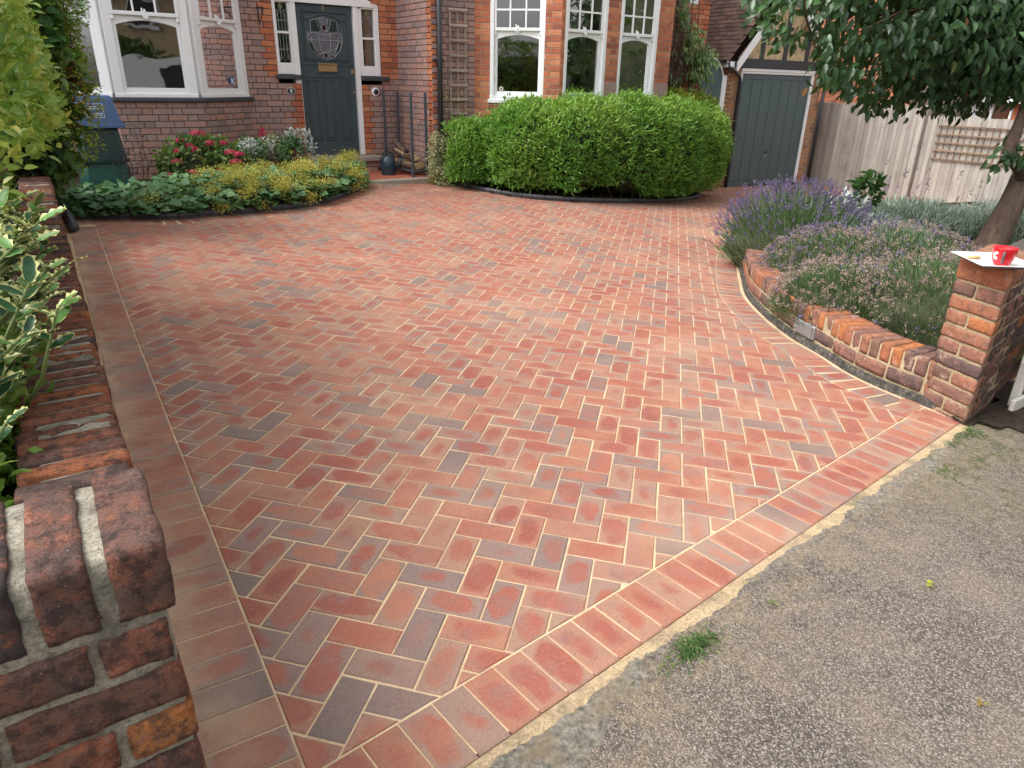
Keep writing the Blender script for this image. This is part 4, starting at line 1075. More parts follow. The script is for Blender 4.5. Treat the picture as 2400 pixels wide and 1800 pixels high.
    d.tube([(x, 10.650, z) for x, z in eb], .014, 6); d.tube([(x, 10.652, z-.03) for x, z in eb[1:-1]], .008, 6)
    door = d.build('front_door', M['door'], H)
    # shield shaped leaded light
    cx, czz = 3.862, 1.955
    out_ = [(-.19, .24), (0, .285), (.19, .24), (.195, .10), (.25, .10), (.255, -.02), (.215, -.12), (.13, -.215), (0, -.262), (-.13, -.215), (-.215, -.12), (-.255, -.02), (-.25, .10), (-.195, .10)]
    sp = lambda pts, y, sc=1.0: [(cx+x*sc, y, czz+z*sc) for x, z in pts]
    mb = MB(); mb.add(sp(out_, 10.6475), [list(range(len(out_)))]); mb.build('leaded_light', simple('obscured_glass', (.12, .12, .15), .25, var=.3, sc=60, bump=.6, spec=.8), door)
    gmat = simple('dark_green_glass', (.018, .036, .028), .2, spec=.8)
    for poly in ([(-.19, .11), (-.19, .23), (-.08, .262), (-.05, .13), (-.1, .10)], [(.19, .11), (.19, .23), (.08, .262), (.05, .13), (.1, .10)], [(-.245, -.04), (-.20, -.04), (-.15, -.16), (-.05, -.235), (-.12, -.21), (-.205, -.125)], [(.245, -.04), (.20, -.04), (.15, -.16), (.05, -.235), (.12, -.21), (.205, -.125)]):
        ggl = MB(); ggl.add(sp(poly, 10.646), [list(range(len(poly)))]); ggl.build('green_glass', gmat, door)
    rg = MB()
    for zc, r in ((.155, .032), (-.20, .026)):
        rg.add([(cx+r*math.cos(a), 10.6455, czz+zc+r*1.25*math.sin(a)) for a in np.linspace(0, 2*math.pi, 14, endpoint=False)], [list(range(14))])
    rg.build('red_glass', simple('dark_red_glass', (.035, .006, .008), .2, spec=.8), door)
    le = MB()
    for pts in (out_+[out_[0]], [(-.25, .03), (.25, .03)] if 0 else [(-.245, -.005), (.245, -.005)], [(-.085, .09), (-.075, -.15)], [(.085, .09), (.075, -.15)], [(-.245, .04), (-.20, .085), (-.1, .085), (-.05, .065), (0, .07), (.05, .065), (.1, .085), (.2, .085), (.245, .04)],
                [(-.10, .255), (-.085, .17), (-.05, .12), (0, .10), (.05, .12), (.085, .17), (.10, .255)], [(-.06, .26), (-.04, .20), (0, .23), (.04, .20), (.06, .26)], [(-.195, .04), (-.20, -.03), (-.16, -.12), (-.12, -.20), (-.03, -.16), (0, -.155), (.03, -.16), (.12, -.20), (.16, -.12), (.20, -.03), (.195, .04)],
                [(-.155, -.10), (-.10, -.14), (-.03, -.16)], [(.155, -.10), (.10, -.14), (.03, -.16)]):
        le.tube(sp(pts, 10.645), .0035, 5)
    for zc, r in ((.155, .034), (-.20, .028)): le.tube([(cx+r*math.cos(a), 10.6445, czz+zc+r*1.25*math.sin(a)) for a in np.linspace(0, 2*math.pi, 15)], .0035, 5)
    le.build('lead_came', M['lead'], door)
    mb = MB(); mb.box(3.735, 4.01, 10.632, 10.655, 1.545, 1.565, bev=.003); mb.box(3.735, 4.01, 10.632, 10.655, 1.635, 1.655, bev=.003); mb.box(3.735, 3.76, 10.632, 10.655, 1.565, 1.635, bev=.003); mb.box(3.985, 4.01, 10.632, 10.655, 1.565, 1.635, bev=.003); mb.box(3.76, 3.985, 10.640, 10.655, 1.565, 1.635)
    mb.build('letter_plate', M['brass'], door)
    mb = MB(); mb.box(3.715, 4.03, 10.645, 10.657, 1.52, 1.672, bev=.004); mb.build('letter_surround', M['door'], door)
    mb = MB(); mb.box(4.222, 4.262, 10.640, 10.656, 1.52, 1.585, bev=.003); mb.build('door_lock', M['brass'], door)
    mb = MB(); mb.lathe([(0, 0), (.016, 0), (.016, .01), (0, .012)], (4.25, 10.655, 1.27), 12, ax=Matrix.Rotation(math.pi/2, 3, 'X')); mb.build('keyhole', M['brass'], door)
    def text(body, loc, size, mat, parent, name='numeral', rz=0):
        cu_ = bpy.data.curves.new(name, 'FONT'); cu_.body = body; cu_.size = size; cu_.extrude = .002; cu_.align_x = 'CENTER'; cu_.align_y = 'CENTER'
        cu_.materials.append(mat); tmp = bpy.data.objects.new('tmp', cu_); COL.objects.link(tmp); me = bpy.data.meshes.new_from_object(tmp.evaluated_get(bpy.context.evaluated_depsgraph_get())); bpy.data.objects.remove(tmp)
        me.name = name; o = bpy.data.objects.new(name, me); COL.objects.link(o); o.parent = parent
        po = np.array(ORG[parent.name]); o.location = tuple(np.array(loc)-po); o.rotation_euler = (math.pi/2, 0, rz); return o
    text('8', (3.865, 10.650, 2.358), .085, M['brass'], door)
    # step, riser, porch
    mb = MB(); mb.box(3.40, 4.52, 10.30, 10.66, .325, .398, bev=.012); mb.build('doorstep', M['concrete'], H)
    mb = MB()
    for k in range(5): mb.box(3.42+k*.217, 3.42+k*.217+.207, 10.36, 10.45, .245, .315, c=(rnd.random(),)*3, bev=.004); mb.box(3.42+k*.217-.05*(k > 0), 3.42+k*.217+.157, 10.36, 10.45, .168, .238, c=(rnd.random(),)*3, bev=.004)
    mb.build('riser_brick', M['dull'], H)
    # plaque, bell, bracket
    P_ = Matrix.Rotation(math.pi/2, 3, 'X')
    pl = MB(); pl.lathe([(0, .014), (.052, .014), (.058, .008), (.06, 0)], (3.295, 10.598, 1.283), 24, ax=Matrix(((1.05, 0, 0), (0, 0, -1), (0, .75, 0)))); pq = pl.build('number_plaque', M['black'], H)
    pl = MB(); pl.tube([(3.295+.060*math.cos(a), 10.588, 1.283+.043*math.sin(a)) for a in np.linspace(0, 2*math.pi, 25)], .003, 5); pl.build('plaque_rim', M['white'], pq)
    text('8', (3.295, 10.582, 1.283), .075, M['white'], pq)
    bl = MB(); bl.lathe([(0, .035), (.03, .033), (.058, .02), (.065, 0)], (4.565, 10.598, 1.285), 24, ax=Matrix(((1, 0, 0), (0, 0, -1), (0, 1, 0)))); bb = bl.build('door_bell', M['white'], H)
    bl = MB(); bl.lathe([(0, .044), (.02, .043), (.04, .032)], (4.565, 10.598, 1.285), 20, ax=Matrix(((1, 0, 0), (0, 0, -1), (0, 1, 0)))); bl.build('bell_push', M['black'], bb)
    bk = MB(); bk.tube([(2.95, 10.59, 2.33), (2.96, 10.59, 2.10)], .009, 6); bk.tube([(2.955, 10.58, 2.12), (2.97, 10.46, 2.20), (2.955, 10.37, 2.29)], .007, 6); bk.tube([(2.95, 10.59, 2.30), (2.955, 10.36, 2.29)], .007, 6)
    bk.tube([(2.955, 10.36+.03*math.sin(a), 2.26-.03*math.cos(a)) for a in np.linspace(0, 5, 9)], .006, 5); bk.build('basket_bracket', M['black'], H)
    # downpipe
    dp = MB(); dp.tube([(5.045, 9.44, -.02), (5.045, 9.44, 3.5)], .036, 14); dpo = dp.build('downpipe', M['black'], H, True)
    for z in (1.72, .35): 
        c = MB(); c.tube([(5.045, 9.44, z-.018), (5.045, 9.44, z+.018)], .043, 14); c.box(4.96, 5.13, 9.47, 9.50, z-.012, z+.012); c.build('pipe_clip', M['black'], dpo)
    return fC, fF
fC, fF = build_house()
# porch floor
mb = MB(); mb.box(2.7, 4.94, 9.515, 10.58, -.1, .166); o = mb.build('porch_floor', M['quarry']); tag(o, kind='structure')
it = []
for i in range(15):
    for j in range(7):
        b = MB(); x = 2.72+i*.148; y = 9.53+j*.150; b.box(x, x+.145, y, y+.147, .160, .1705+rnd.uniform(-.0006, .0006), bev=.002); it.append((b.V, b.F, 0, (rnd.random(),)*3, None))
pieces(o, 'tile', it, [M['quarry']], 300)
mb = MB(); mb.box(2.7, 4.945, 9.40, 9.514, -.1, .168, bev=.012); tag(mb.build('porch_kerb', M['concrete']), kind='structure')

# ================================================================== GARAGE AND SIDE GATE
def build_garage():
    g = thing('garage', 'brick garage with slate green up-and-over door under a half-timbered gable', 'garage', (12.75, 9.7, -.4))
    f = frame((11.28, 9.7, 0), (1, 0, 0), (0, -1, 0)); L = 2.89
    it, bk = wallrow_bricks(f, L, -.55, 1.86, lambda w: [(.345, 2.585)] if w < 1.80 else [], lambda u, w, r: 0, .04)
    f2 = frame((11.28, 9.7, 0), (0, 1, 0), (-1, 0, 0))
    it2, bk2 = wallrow_bricks(f2, 4.5, -.55, 1.86, lambda w: [], lambda u, w, r: 0, .1)
    mb = MB(); backing(mb, f, bk); mb.build('front_wall', M['mortar_l'], g); mb = MB(); backing(mb, f2, bk2); mb.build('side_wall', M['mortar_l'], g); mb = MB(); mb.box(2.78, 2.888, -4.5, -.12, -.6, 1.86, fr=f); mb.build('side_wall', M['garagebrick'], g); mb = MB(); mb.box(0, 2.89, -4.6, -4.5, -.6, 1.86, fr=f); mb.build('back_wall', M['garagebrick'], g)
    pieces(g, 'brick', it+it2, [M['garagebrick']], 220, 'brickwork')
    # frame and door
    mb = MB()
    for a, b, c, d in ((.34, .39, -.41, 1.72), (2.54, 2.60, -.41, 1.72)): mb.box(a, b, -.06, .012, c, d, fr=f, bev=.004)
    mb.box(.34, 2.60, -.06, .012, 1.705, 1.745, fr=f, bev=.004); mb.box(.33, 2.61, -.06, .028, 1.747, 1.80, fr=f, bev=.004); mb.build('door_frame', M['white'], g)
    mb = MB(); mb.box(.393, 2.537, -.05, -.03, -.40, 1.703, fr=f)
    a0, a1 = .43, 2.50; n = 7; w = (a1-a0)/n
    mb.box(.393, 2.537, -.032, -.020, -.40, -.31, fr=f, bev=.004); mb.box(.393, 2.537, -.032, -.020, 1.61, 1.703, fr=f, bev=.004)
    for k in range(n): mb.box(a0+k*w+.012, a0+(k+1)*w-.012, -.032, -.021, -.285, 1.585, fr=f, bev=.006)
    mb.box(.393, a0-.002, -.032, -.020, -.31, 1.61, fr=f, bev=.003); mb.box(a1+.002, 2.537, -.032, -.020, -.31, 1.61, fr=f, bev=.003)
    d = mb.build('garage_door', M['garagedoor'], g)
    mb = MB(); mb.lathe([(0, 0), (.028, 0), (.028, .008), (.01, .012), (.01, .03)], f(1.45, -.022, .245), 14, ax=Matrix(((1, 0, 0), (0, 0, -1), (0, 1, 0)))); mb.box(1.385, 1.51, .004, .016, .238, .256, fr=f, bev=.004); mb.build('door_handle', M['black'], d)
    mb = MB(); mb.box(1.44, 1.46, -.02, -.014, .16, .205, fr=f, bev=.002); mb.build('lock_plate', M['steel'], d)
    # timber gable
    mb = MB(); mb.box(.28, 2.86, -.05, .05, 1.803, 1.965, fr=f, bev=.006); mb.build('beam', M['timber'], g)
    ap = (1.47, 3.42); sl_ = (ap[1]-1.90)/(ap[0]-.12)
    zr = lambda a: ap[1]-sl_*abs(a-ap[0])-.12
    edges = [.33]+[.84, 1.53, 2.22]+[2.75]
    for a in (.84, 1.53, 2.22):
        mb = MB(); mb.prism([(a-.055, 1.967), (a+.055, 1.967), (a+.055, zr(a+.055)), (a-.055, zr(a-.055))], .0, .035, fr=lambda x, z, y: f(x, y, z)); mb.build('timber_post', M['timber'], g)
    xs = [.22, .785, .895, 1.475, 1.585, 2.165, 2.275, 2.74]
    for i in range(0, 8, 2):
        a, b = xs[i], xs[i+1]; poly = [(a, 1.967), (b, 1.967), (b, max(1.968, zr(b)))]+([(ap[0], zr(ap[0]))] if a < ap[0] < b else [])+[(a, max(1.968, zr(a)))]
        mb = MB(); mb.prism(poly, -.02, .012, fr=lambda x, z, y: f(x, y, z)); mb.build('render_panel', M['render'], g)
    for s in (-1, 1):
        mb = MB(); a = ap[0]; q0 = (a, ap[1]+.03); q1 = (a+s*1.40, ap[1]+.03-sl_*1.40); q2 = (q1[0]-s*.01, q1[1]-.17); q3 = (a, ap[1]-.17)
        p_ = [q0, q1, q2, q3]; mb.prism(p_ if s < 0 else p_[::-1], .085, .115, fr=lambda x, z, y: f(x, y, z)); mb.build('bargeboard', M['white'], g)
    # roof: plain tiles in courses, running back from the gable
    items = []; run = math.hypot(1.50, 1.5*sl_); ca, sa = 1.5/run, 1.5*sl_/run
    for r in range(21):
        s0 = r*.1; 
        for k in range(27):
            y = 9.60+k*.168+(r % 2)*.084; 
            if y > 14.0: continue
            def fr_(a, b, c, s0=s0, y=y, lift=rnd.uniform(0, .003)):
                s = s0+a; h = .012+c+lift-a*.09
                return (11.28-.14+s*ca-h*sa, y+b, 1.90+s*sa+h*ca)
            m2 = MB(); m2.box(-.01, .165, 0, .165, 0, .013, fr=fr_, bev=.003); items.append((m2.V, m2.F, 0, (rnd.random(),)*3, None))
    pieces(g, 'roof_tile', items, [M['tile']], 300, 'roof_tiles')
    mb = MB(); e0 = 11.14; 
    mb.add([(e0, 9.62, 1.895), (12.75, 9.62, 1.895+(12.75-e0)*sa/ca), (12.75, 14.3, 1.895+(12.75-e0)*sa/ca), (e0, 14.3, 1.895), (14.36, 9.62, 1.895), (14.36, 14.3, 1.895)], [(0, 1, 2, 3), (1, 4, 5, 2)]); mb.build('roof_deck', M['tile'], g)
    # gutter, fascia, downpipes
    mb = MB(); mb.box(11.16, 11.27, 9.66, 14.2, 1.79, 1.87, bev=.004); mb.box(11.10, 11.30, 9.60, 9.66, 1.80, 1.895, bev=.004); mb.build('fascia', M['white'], g)
    mb = MB(); n = 8; V = []
    for y in (9.58, 14.2):
        for k in range(n+1): t = math.pi+math.pi*k/n; V.append((11.09+.058*math.cos(t), y, 1.925+.058*math.sin(t)))
        for k in range(n, -1, -1): t = math.pi+math.pi*k/n; V.append((11.09+.052*math.cos(t), y, 1.925+.052*math.sin(t)))
    m_ = 2*(n+1); mb.add(V, [(k, (k+1) % m_, m_+(k+1) % m_, m_+k) for k in range(m_)]+[list(range(m_))[::-1]]); gt = mb.build('gutter', M['black'], g)
    mb = MB(); mb.tube([(11.13, 9.62, 1.88), (11.15, 9.62, 1.80), (11.30, 9.615, 1.76), (11.50, 9.62, 1.64), (11.54, 9.63, 1.55), (11.54, 9.63, -.40)], .036, 12); mb.build('downpipe', M['black'], g, True)
    mb = MB(); mb.tube([(14.22, 9.64, 1.85), (14.22, 9.64, -.45)], .036, 12); mb.build('downpipe', M['black'], g, True)
    mb = MB(); mb.box(11.28, 11.60, 9.60, 9.70, 1.815, 1.90, bev=.004); mb.box(13.95, 14.30, 9.60, 9.70, 1.815, 1.90, bev=.004); mb.build('eaves_end', M['timber'], g)
    # side gate
    s = thing('side_gate', 'round-headed slate green side gate between the house and the garage', 'gate', (10.8, 9.74, -.36))
    fg = frame((10.47, 9.74, 0), (1, 0, 0), (0, -1, 0)); W_ = .67
    n = 5; bw = W_/n
    for k in range(n):
        a, b = k*bw+.002, (k+1)*bw-.002; arc = lambda x: 1.53+.36*math.sqrt(max(0, 1-((x-W_/2)/(W_/2+.01))**2))
        xs_ = np.linspace(a, b, 4); mb = MB(); mb.prism([(a, -.38), (b, -.38)]+[(x, arc(x)) for x in xs_[::-1]], -.02, .02, fr=lambda x, z, y: fg(x, y, z)); mb.build('board', M['garagedoor'], s)
    mb = MB(); mb.box(W_+.005, W_+.13, -.05, .03, -.40, 1.66, fr=fg, bev=.006); mb.build('post', M['white'], s); mb = MB(); mb.box(-.07, -.005, -.05, .03, -.40, 1.66, fr=fg, bev=.006); mb.build('post', M['white'], s)
    a_ = [(W_/2+(W_/2+.045)*math.cos(t), 1.53+.405*math.sin(t)) for t in np.linspace(0, math.pi, 17)]; mb = MB(); mb.tube([fg(x, .0, z) for x, z in a_], .022, 6); mb.build('arch_trim', M['white'], s)
build_garage()

# ================================================================== FENCE, TRELLIS, NEIGHBOURS
def build_fence():
    t = thing('timber_fence', 'weathered silver closeboard fence along the side of the drive', 'fence', (14.7, 7.6, -.55))
    y = 9.92; k = 0
    bays = [(9.93, 7.80, 1.20), (7.60, 5.50, 1.04), (5.38, 3.3, .93), (3.2, 1.0, .85)]
    for (ya, yb, zt) in bays:
        y = ya
        while y > yb:
            w = .105; gz = G(14.7, max(4, y))-.03
            mb = MB(); f = frame((14.7+rnd.uniform(-.003, .003), y, 0), (.018, -1, 0), (-1, 0, 0)); r1, r2_ = rnd.random(), rnd.random()
            zz = zt+rnd.uniform(-.006, .006)
            V = [f(0, .0, gz), f(w, .0, gz), f(w, .018, gz), f(0, .007, gz), f(0, .0, zz), f(w, .0, zz), f(w, .018, zz), f(0, .007, zz)]
            mb.add(V, [(0,1,2,3),(4,7,6,5),(0,4,5,1),(1,5,6,2),(2,6,7,3),(3,7,4,0)], 0, (r1, r2_, .5)); mb.build('board', M['fence'], t); y -= .088
        for z in (zt-.25, (zt-.5)/2, -.25):
            mb = MB(); mb.box(14.705, 14.76, yb-.05, ya, z-.04, z+.04, bev=.005); mb.build('rail', M['fence'], t)
    for (y, z) in ((9.98, 1.22), (7.70, 1.22), (5.44, 1.08), (3.25, .97), (.95, .9)):
        mb = MB(); mb.box(14.63, 14.74, y-.055, y+.055, -.62, z, bev=.008, c=(rnd.random(),)*3); mb.build('post', M['fence'], t)
    T = thing('garden_trellis', 'brown trellis of five long rails fixed on the lower fence panel', 'trellis', (14.65, 6.6, .58))
    for z in (.275, .43, .575, .72, .875):
        mb = MB(); mb.box(14.645, 14.662, 5.66, 7.36, z-.014, z+.014, bev=.003, c=(rnd.random(),)*3); mb.build('rail', M['trellisb'], T)
    for i in range(15):
        y = 7.30-i*.115; mb = MB(); mb.box(14.663, 14.676, y-.010, y+.010, .27, .88, bev=.003, c=(rnd.random(),)*3); mb.build('upright', M['trellisb'], T)
    # neighbours
    n = thing('neighbour_house', 'orange brick house beyond the fence, glimpsed below the tree', 'house', (17, 12, -.5))
    f = frame((15.7, 13.5, 0), (0, -1, 0), (-1, 0, 0)); it, bk = wallrow_bricks(f, 4.9, .75, 3.3, lambda w: [], lambda u, w, r: 0, 0)
    mb = MB(); mb.box(0, 4.9, -5, 0, -.7, 3.3, fr=f); mb.build('wall', M['mortar_l'], n); pieces(n, 'brick', it, [M['orange']], 260, 'brickwork')
    mb = MB(); mb.add([(15.4, 8.3, 3.25), (21, 8.3, 3.25), (21, 11, 5.6), (15.4, 11, 5.6), (15.4, 13.9, 3.25), (21, 13.9, 3.25)], [(0, 1, 2, 3), (3, 2, 5, 4)]); mb.build('roof', M['tile'], n)
    p = thing('neighbour_porch', 'white-framed porch with flat fascia showing over the lower fence panel', 'porch', (18, 7.5, -.5))
    mb = MB(); mb.box(17.8, 21, 4.2, 8.45, 1.265, 1.36, bev=.01); mb.build('fascia', M['white'], p)
    mb = MB(); mb.box(18.02, 21, 4.4, 8.4, -.6, 1.26); mb.build('wall', M['orange'], p)
    for y0, y1 in ((8.16, 8.42), (7.94, 8.02), (7.55, 7.60), (7.05, 7.12), (6.4, 6.5), (5.6, 5.7)):
        mb = MB(); mb.box(17.97, 18.02, y0, y1, -.2, 1.262, bev=.005); mb.build('frame_post', M['white'], p)
    for y0, y1 in ((8.02, 8.16), (7.60, 7.94), (6.5, 7.05)):
        mb = MB(); mb.box(17.99, 18.0, y0, y1, .3, 1.26); mb.build('pane', M['glass'], p)
    q_ = thing('neighbour_window', 'white louvred window between the brick house and the porch', 'window', (18, 9.1, .5))
    mb = MB(); mb.box(17.96, 18.05, 8.55, 9.75, .2, .95); mb.build('panel', M['render'], q_)
    for y0, y1 in ((9.66, 9.75), (9.12, 9.20), (8.92, 9.0), (8.62, 8.70)): mb = MB(); mb.box(17.94, 18.03, y0, y1, .4, 1.28, bev=.005); mb.build('frame_post', M['white'], q_)
    mb = MB(); mb.box(17.9, 18.05, 8.6, 9.8, 1.28, 1.36, bev=.01); mb.build('frame_head', M['white'], q_)
    for k in range(6): mb = MB(); mb.box(17.96, 18.0, 9.2, 9.66, .62+k*.11, .67+k*.11, bev=.003); mb.build('louvre', M['steel'], q_)
    mb = MB(); mb.box(18.0, 18.02, 8.6, 9.7, .4, 1.28); mb.build('pane', simple('pale_green_curtain', (.35, .45, .28), .7), q_)
build_fence()

# the far side of the street (reflected in the windows)
def build_street():
    for i, x in enumerate((-9, 3.5, 16)):
        h = thing('street_house', ['brick house opposite with grey roof and cream gable', 'brick house opposite, middle of the facing terrace', 'brick house opposite at the right end of the terrace'][i], 'house', (x, -24, 0), 'houses across the street')
        mb = MB(); mb.box(x-5, x+5, -32, -24, -.5, 5.6); mb.build('wall', M['render'], h)
        mb = MB(); mb.add([(x-5.4, -23.6, 5.5), (x+5.4, -23.6, 5.5), (x+5.4, -28, 9), (x-5.4, -28, 9), (x-5.4, -32.4, 5.5), (x+5.4, -32.4, 5.5)], [(0, 3, 2, 1), (3, 4, 5, 2)]); mb.build('roof', M['tile'], h)
        for wx in (-3, 0, 3):
            for z in (.9, 3.6): mb = MB(); mb.box(x+wx-.8, x+wx+.8, -24.02, -23.93, z, z+1.4, bev=.02); w = mb.build('window', M['white'], h); mb = MB(); mb.box(x+wx-.7, x+wx+.7, -23.93, -23.92, z+.1, z+1.3); mb.build('pane', M['room'], w)
    lm = leafmat('street_leaf', [(0, (.015, .04, .01)), (1, (.06, .12, .03))])
    for i, (x, y, r, hh) in enumerate(((-7, -13.5, 3.6, 3.6), (2, -14, 3.8, 2.6), (13, -11, 5.5, 5.6), (23, -6, 4.5, 7.0), (-14, -9, 3.5, 3))):  # the right-end hedge is added out of view to darken the bay reflection
        h = thing('street_hedge', ['tall hedge across the road, second from the left', 'tall hedge across the road opposite the drive', 'broad hedge across the road beside the terrace', 'hedge at the right end of the road', 'hedge at the left end of the road'][i], 'hedge', (x, y, 0), 'hedges across the road')
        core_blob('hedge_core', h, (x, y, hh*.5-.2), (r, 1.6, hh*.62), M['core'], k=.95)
        P, Nn = blob_points(1400, (x, y, hh*.5-.2), (r, 1.6, hh*.62), depth=.1, f=1); a = sprays(P, Nn, 3, .3, .16, jit=.1)
        leaves('foliage', h, *a, tone(P, 3, 1), lm)
build_street()

# ================================================================== PLANTS
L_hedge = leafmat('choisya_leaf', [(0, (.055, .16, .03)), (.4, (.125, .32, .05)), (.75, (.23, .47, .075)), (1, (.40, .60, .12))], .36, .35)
L_gold = leafmat('gold_leaf', [(0, (.10, .17, .02)), (.4, (.32, .40, .03)), (1, (.62, .62, .06))], .45, .3)
L_privet = leafmat('privet_leaf', [(0, (.07, .16, .03)), (.35, (.18, .33, .055)), (.7, (.32, .46, .08)), (.9, (.48, .54, .11)), (1, (.66, .62, .14))], .34, .35)
L_dark = leafmat('dark_leaf', [(0, (.018, .05, .018)), (.5, (.04, .12, .035)), (.85, (.09, .22, .06)), (1, (.20, .33, .06))], .4, .25)
L_rust = leafmat('rusty_leaf', [(0, (.10, .05, .02)), (.4, (.30, .10, .035)), (.7, (.38, .26, .05)), (1, (.20, .28, .05))], .55, .25)
L_tree = leafmat('tree_leaf', [(0, (.014, .045, .020)), (.4, (.035, .10, .038)), (.75, (.085, .19, .07)), (.93, (.15, .27, .09)), (1, (.33, .16, .05))], .30, .22, .5)
L_eu = leafmat('euonymus_leaf', [(0, (.10, .16, .05)), (.4, (.35, .38, .18)), (1, (.68, .66, .42))], .5, .25)
L_lady = leafmat('lady_mantle_leaf', [(0, (.035, .10, .04)), (.5, (.08, .20, .08)), (1, (.17, .32, .14))], .55, .25)
L_ladyf = leafmat('lady_mantle_flower', [(0, (.34, .31, .05)), (.5, (.58, .52, .10)), (1, (.74, .68, .20))], .7, .3)
L_hyd = leafmat('hydrangea_leaf', [(0, (.04, .09, .03)), (.5, (.12, .22, .06)), (.85, (.30, .36, .10)), (1, (.38, .20, .08))], .5, .25)
L_lav = leafmat('lavender_leaf', [(0, (.07, .14, .06)), (.5, (.15, .25, .11)), (1, (.30, .38, .20))], .6, .2)
L_lavf = leafmat('lavender_flower', [(0, (.11, .08, .19)), (.5, (.19, .14, .33)), (1, (.34, .27, .46))], .8, .2)
L_fade = leafmat('faded_flower', [(0, (.24, .17, .15)), (.5, (.38, .28, .24)), (1, (.50, .40, .34))], .85, .1)
L_sant = leafmat('silver_leaf', [(0, (.22, .30, .24)), (.5, (.46, .56, .48)), (1, (.74, .80, .74))], .7, .15)
L_white = leafmat('white_leaf', [(0, (.30, .38, .30)), (.5, (.62, .68, .64)), (1, (.85, .88, .86))], .7, .15)

def big_hedge():
    h = thing('hedge', 'wide clipped bright green hedge in front of the right bay window', 'hedge', (7.3, 8.1, -.1))
    lobes = [((5.35, 8.98, .42), (.52, .40, .52)), ((5.85, 8.45, .56), (.62, .52, .66)), ((6.5, 8.10, .60), (.72, .50, .71)), ((7.3, 8.02, .55), (.8, .50, .74)), ((8.1, 8.08, .52), (.8, .50, .74)), ((8.85, 8.30, .55), (.75, .50, .67)), ((9.35, 8.62, .50), (.55, .48, .60))]
    Ps, Ns = [], []
    for i, (c, r) in enumerate(lobes):
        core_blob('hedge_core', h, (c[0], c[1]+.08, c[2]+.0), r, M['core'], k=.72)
        P, Nn = blob_points(4300, c, r, depth=.30, lumpy=.085, f=3.2, seed=i*3.1)
        keep = np.ones(len(P), bool)
        for j, (c2, r_) in enumerate(lobes):
            if j != i: keep &= ((np.abs((P-np.array(c2))/(np.array(r_)*.86))**2.6).sum(1) > 1)
        # open hollow near the ground where the stems show
        hol = ((P[:, 0]-6.75)/.62)**2+((P[:, 2]+.02)/.24)**2 < 1
        keep &= ~((P[:, 2] < .18) & hol & (P[:, 1] < 8.1)) & (P[:, 2] > np.array([G(a_, b_) for a_, b_ in P[:, :2]])+.13)
        Ps.append(P[keep]); Ns.append(Nn[keep])
    P, Nn = np.concatenate(Ps), np.concatenate(Ns)
    front = (P[:, 1] < 8.9) | (P[:, 2] > .8); P, Nn = P[front], Nn[front]
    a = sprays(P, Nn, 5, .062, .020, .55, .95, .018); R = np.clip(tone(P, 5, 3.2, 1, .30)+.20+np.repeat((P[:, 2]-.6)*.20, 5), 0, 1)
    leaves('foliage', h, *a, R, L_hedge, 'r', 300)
    # soft new shoots standing proud of the clipped face, and a few dry leaves
    i = nr.choice(len(P), 900, replace=False); a = sprays(P[i]+Nn[i]*.035+np.array([0, 0, .02]), Nn[i], 6, .066, .019, .9, .8, .022); leaves('new_shoots', h, *a, np.clip(.75+nr.normal(size=len(i)*6)*.15, 0, 1), L_hedge)
    i = nr.choice(len(P), 260, replace=False); i = i[P[i][:, 2] < .75]; a = sprays(P[i]-Nn[i]*.02, Nn[i], 3, .05, .018, -.2, 1.1, .03); leaves('dry_leaves', h, *a, nr.random(len(i)*3), L_rust)
    mb = MB()
    for k in range(16):
        x = 6.2+rnd.random()*2.2; y = 7.95+rnd.random()*.3; z = G(x, y)
        mb.tube([(x, y, z), (x+rnd.uniform(-.12, .12), y-.03, z+.16), (x+rnd.uniform(-.35, .35), y-.05, z+.34)], [.014, .011, .007], 6)
    mb.tube([(7.05, 7.93, -.05), (6.9, 7.9, .1), (6.6, 7.88, .2), (6.2, 7.9, .22)], [.02, .018, .014, .01], 6)
    st = mb.build('stem', M['twig'], h, True); st['kind'] = 'stuff'
    g = thing('gold_shrub', 'yellow-green shrub crowding the right end of the hedge', 'shrub', (9.9, 8.9, -.3))
    for i, (c, r) in enumerate((((9.72, 9.0, .95), (.42, .3, .42)), ((9.85, 8.85, .35), (.42, .36, .62)), ((9.2, 9.1, 1.10), (.38, .25, .33)))):
        P, Nn = blob_points(1300, c, r, depth=.4, lumpy=.16, f=4); a = sprays(P, Nn, 4, .055, .022, .6, 1.0); leaves('foliage', g, *a, tone(P, 4, 4, 0, .3), L_gold, 'r', 40 if i == 1 else 20)
    core_blob('shrub_core', g, (9.85, 8.95, .4), (.4, .3, .7), M['core'], k=.8)
    # euonymus at the left foot
    e = thing('variegated_euonymus', 'cream and green variegated euonymus at the foot of the downpipe', 'shrub', (5.0, 9.25, 0))
    for i, (c, r, n) in enumerate((((4.92, 9.32, .40), (.13, .12, .34), 420), ((5.08, 9.22, .18), (.24, .16, .20), 500), ((5.38, 9.05, .12), (.22, .18, .17), 420), ((5.28, 9.42, .7), (.12, .06, .32), 60))):
        P, Nn = blob_points(n, c, r, depth=.5, lumpy=.25, f=6); a = sprays(P, Nn, 4, .038, .020, .4, 1.1); leaves('foliage', e, *a, tone(P, 4, 7, 0, .45), L_eu, 'r', 20)
    P, Nn = blob_points(120, (4.95, 9.26, .14), (.14, .1, .16), depth=.6); a = sprays(P, Nn, 3, .045, .02, .1, 1.2); leaves('dead_leaves', e, *a, tone(P, 3), L_rust)
    mb = MB()
    for k in range(10): x = 4.95+rnd.random()*.35; mb.tube([(x, 9.35, .02), (x+rnd.uniform(-.06, .06), 9.4, .3), (x+rnd.uniform(-.1, .1), 9.44, rnd.uniform(.5, 1.1))], [.007, .005, .003], 5)
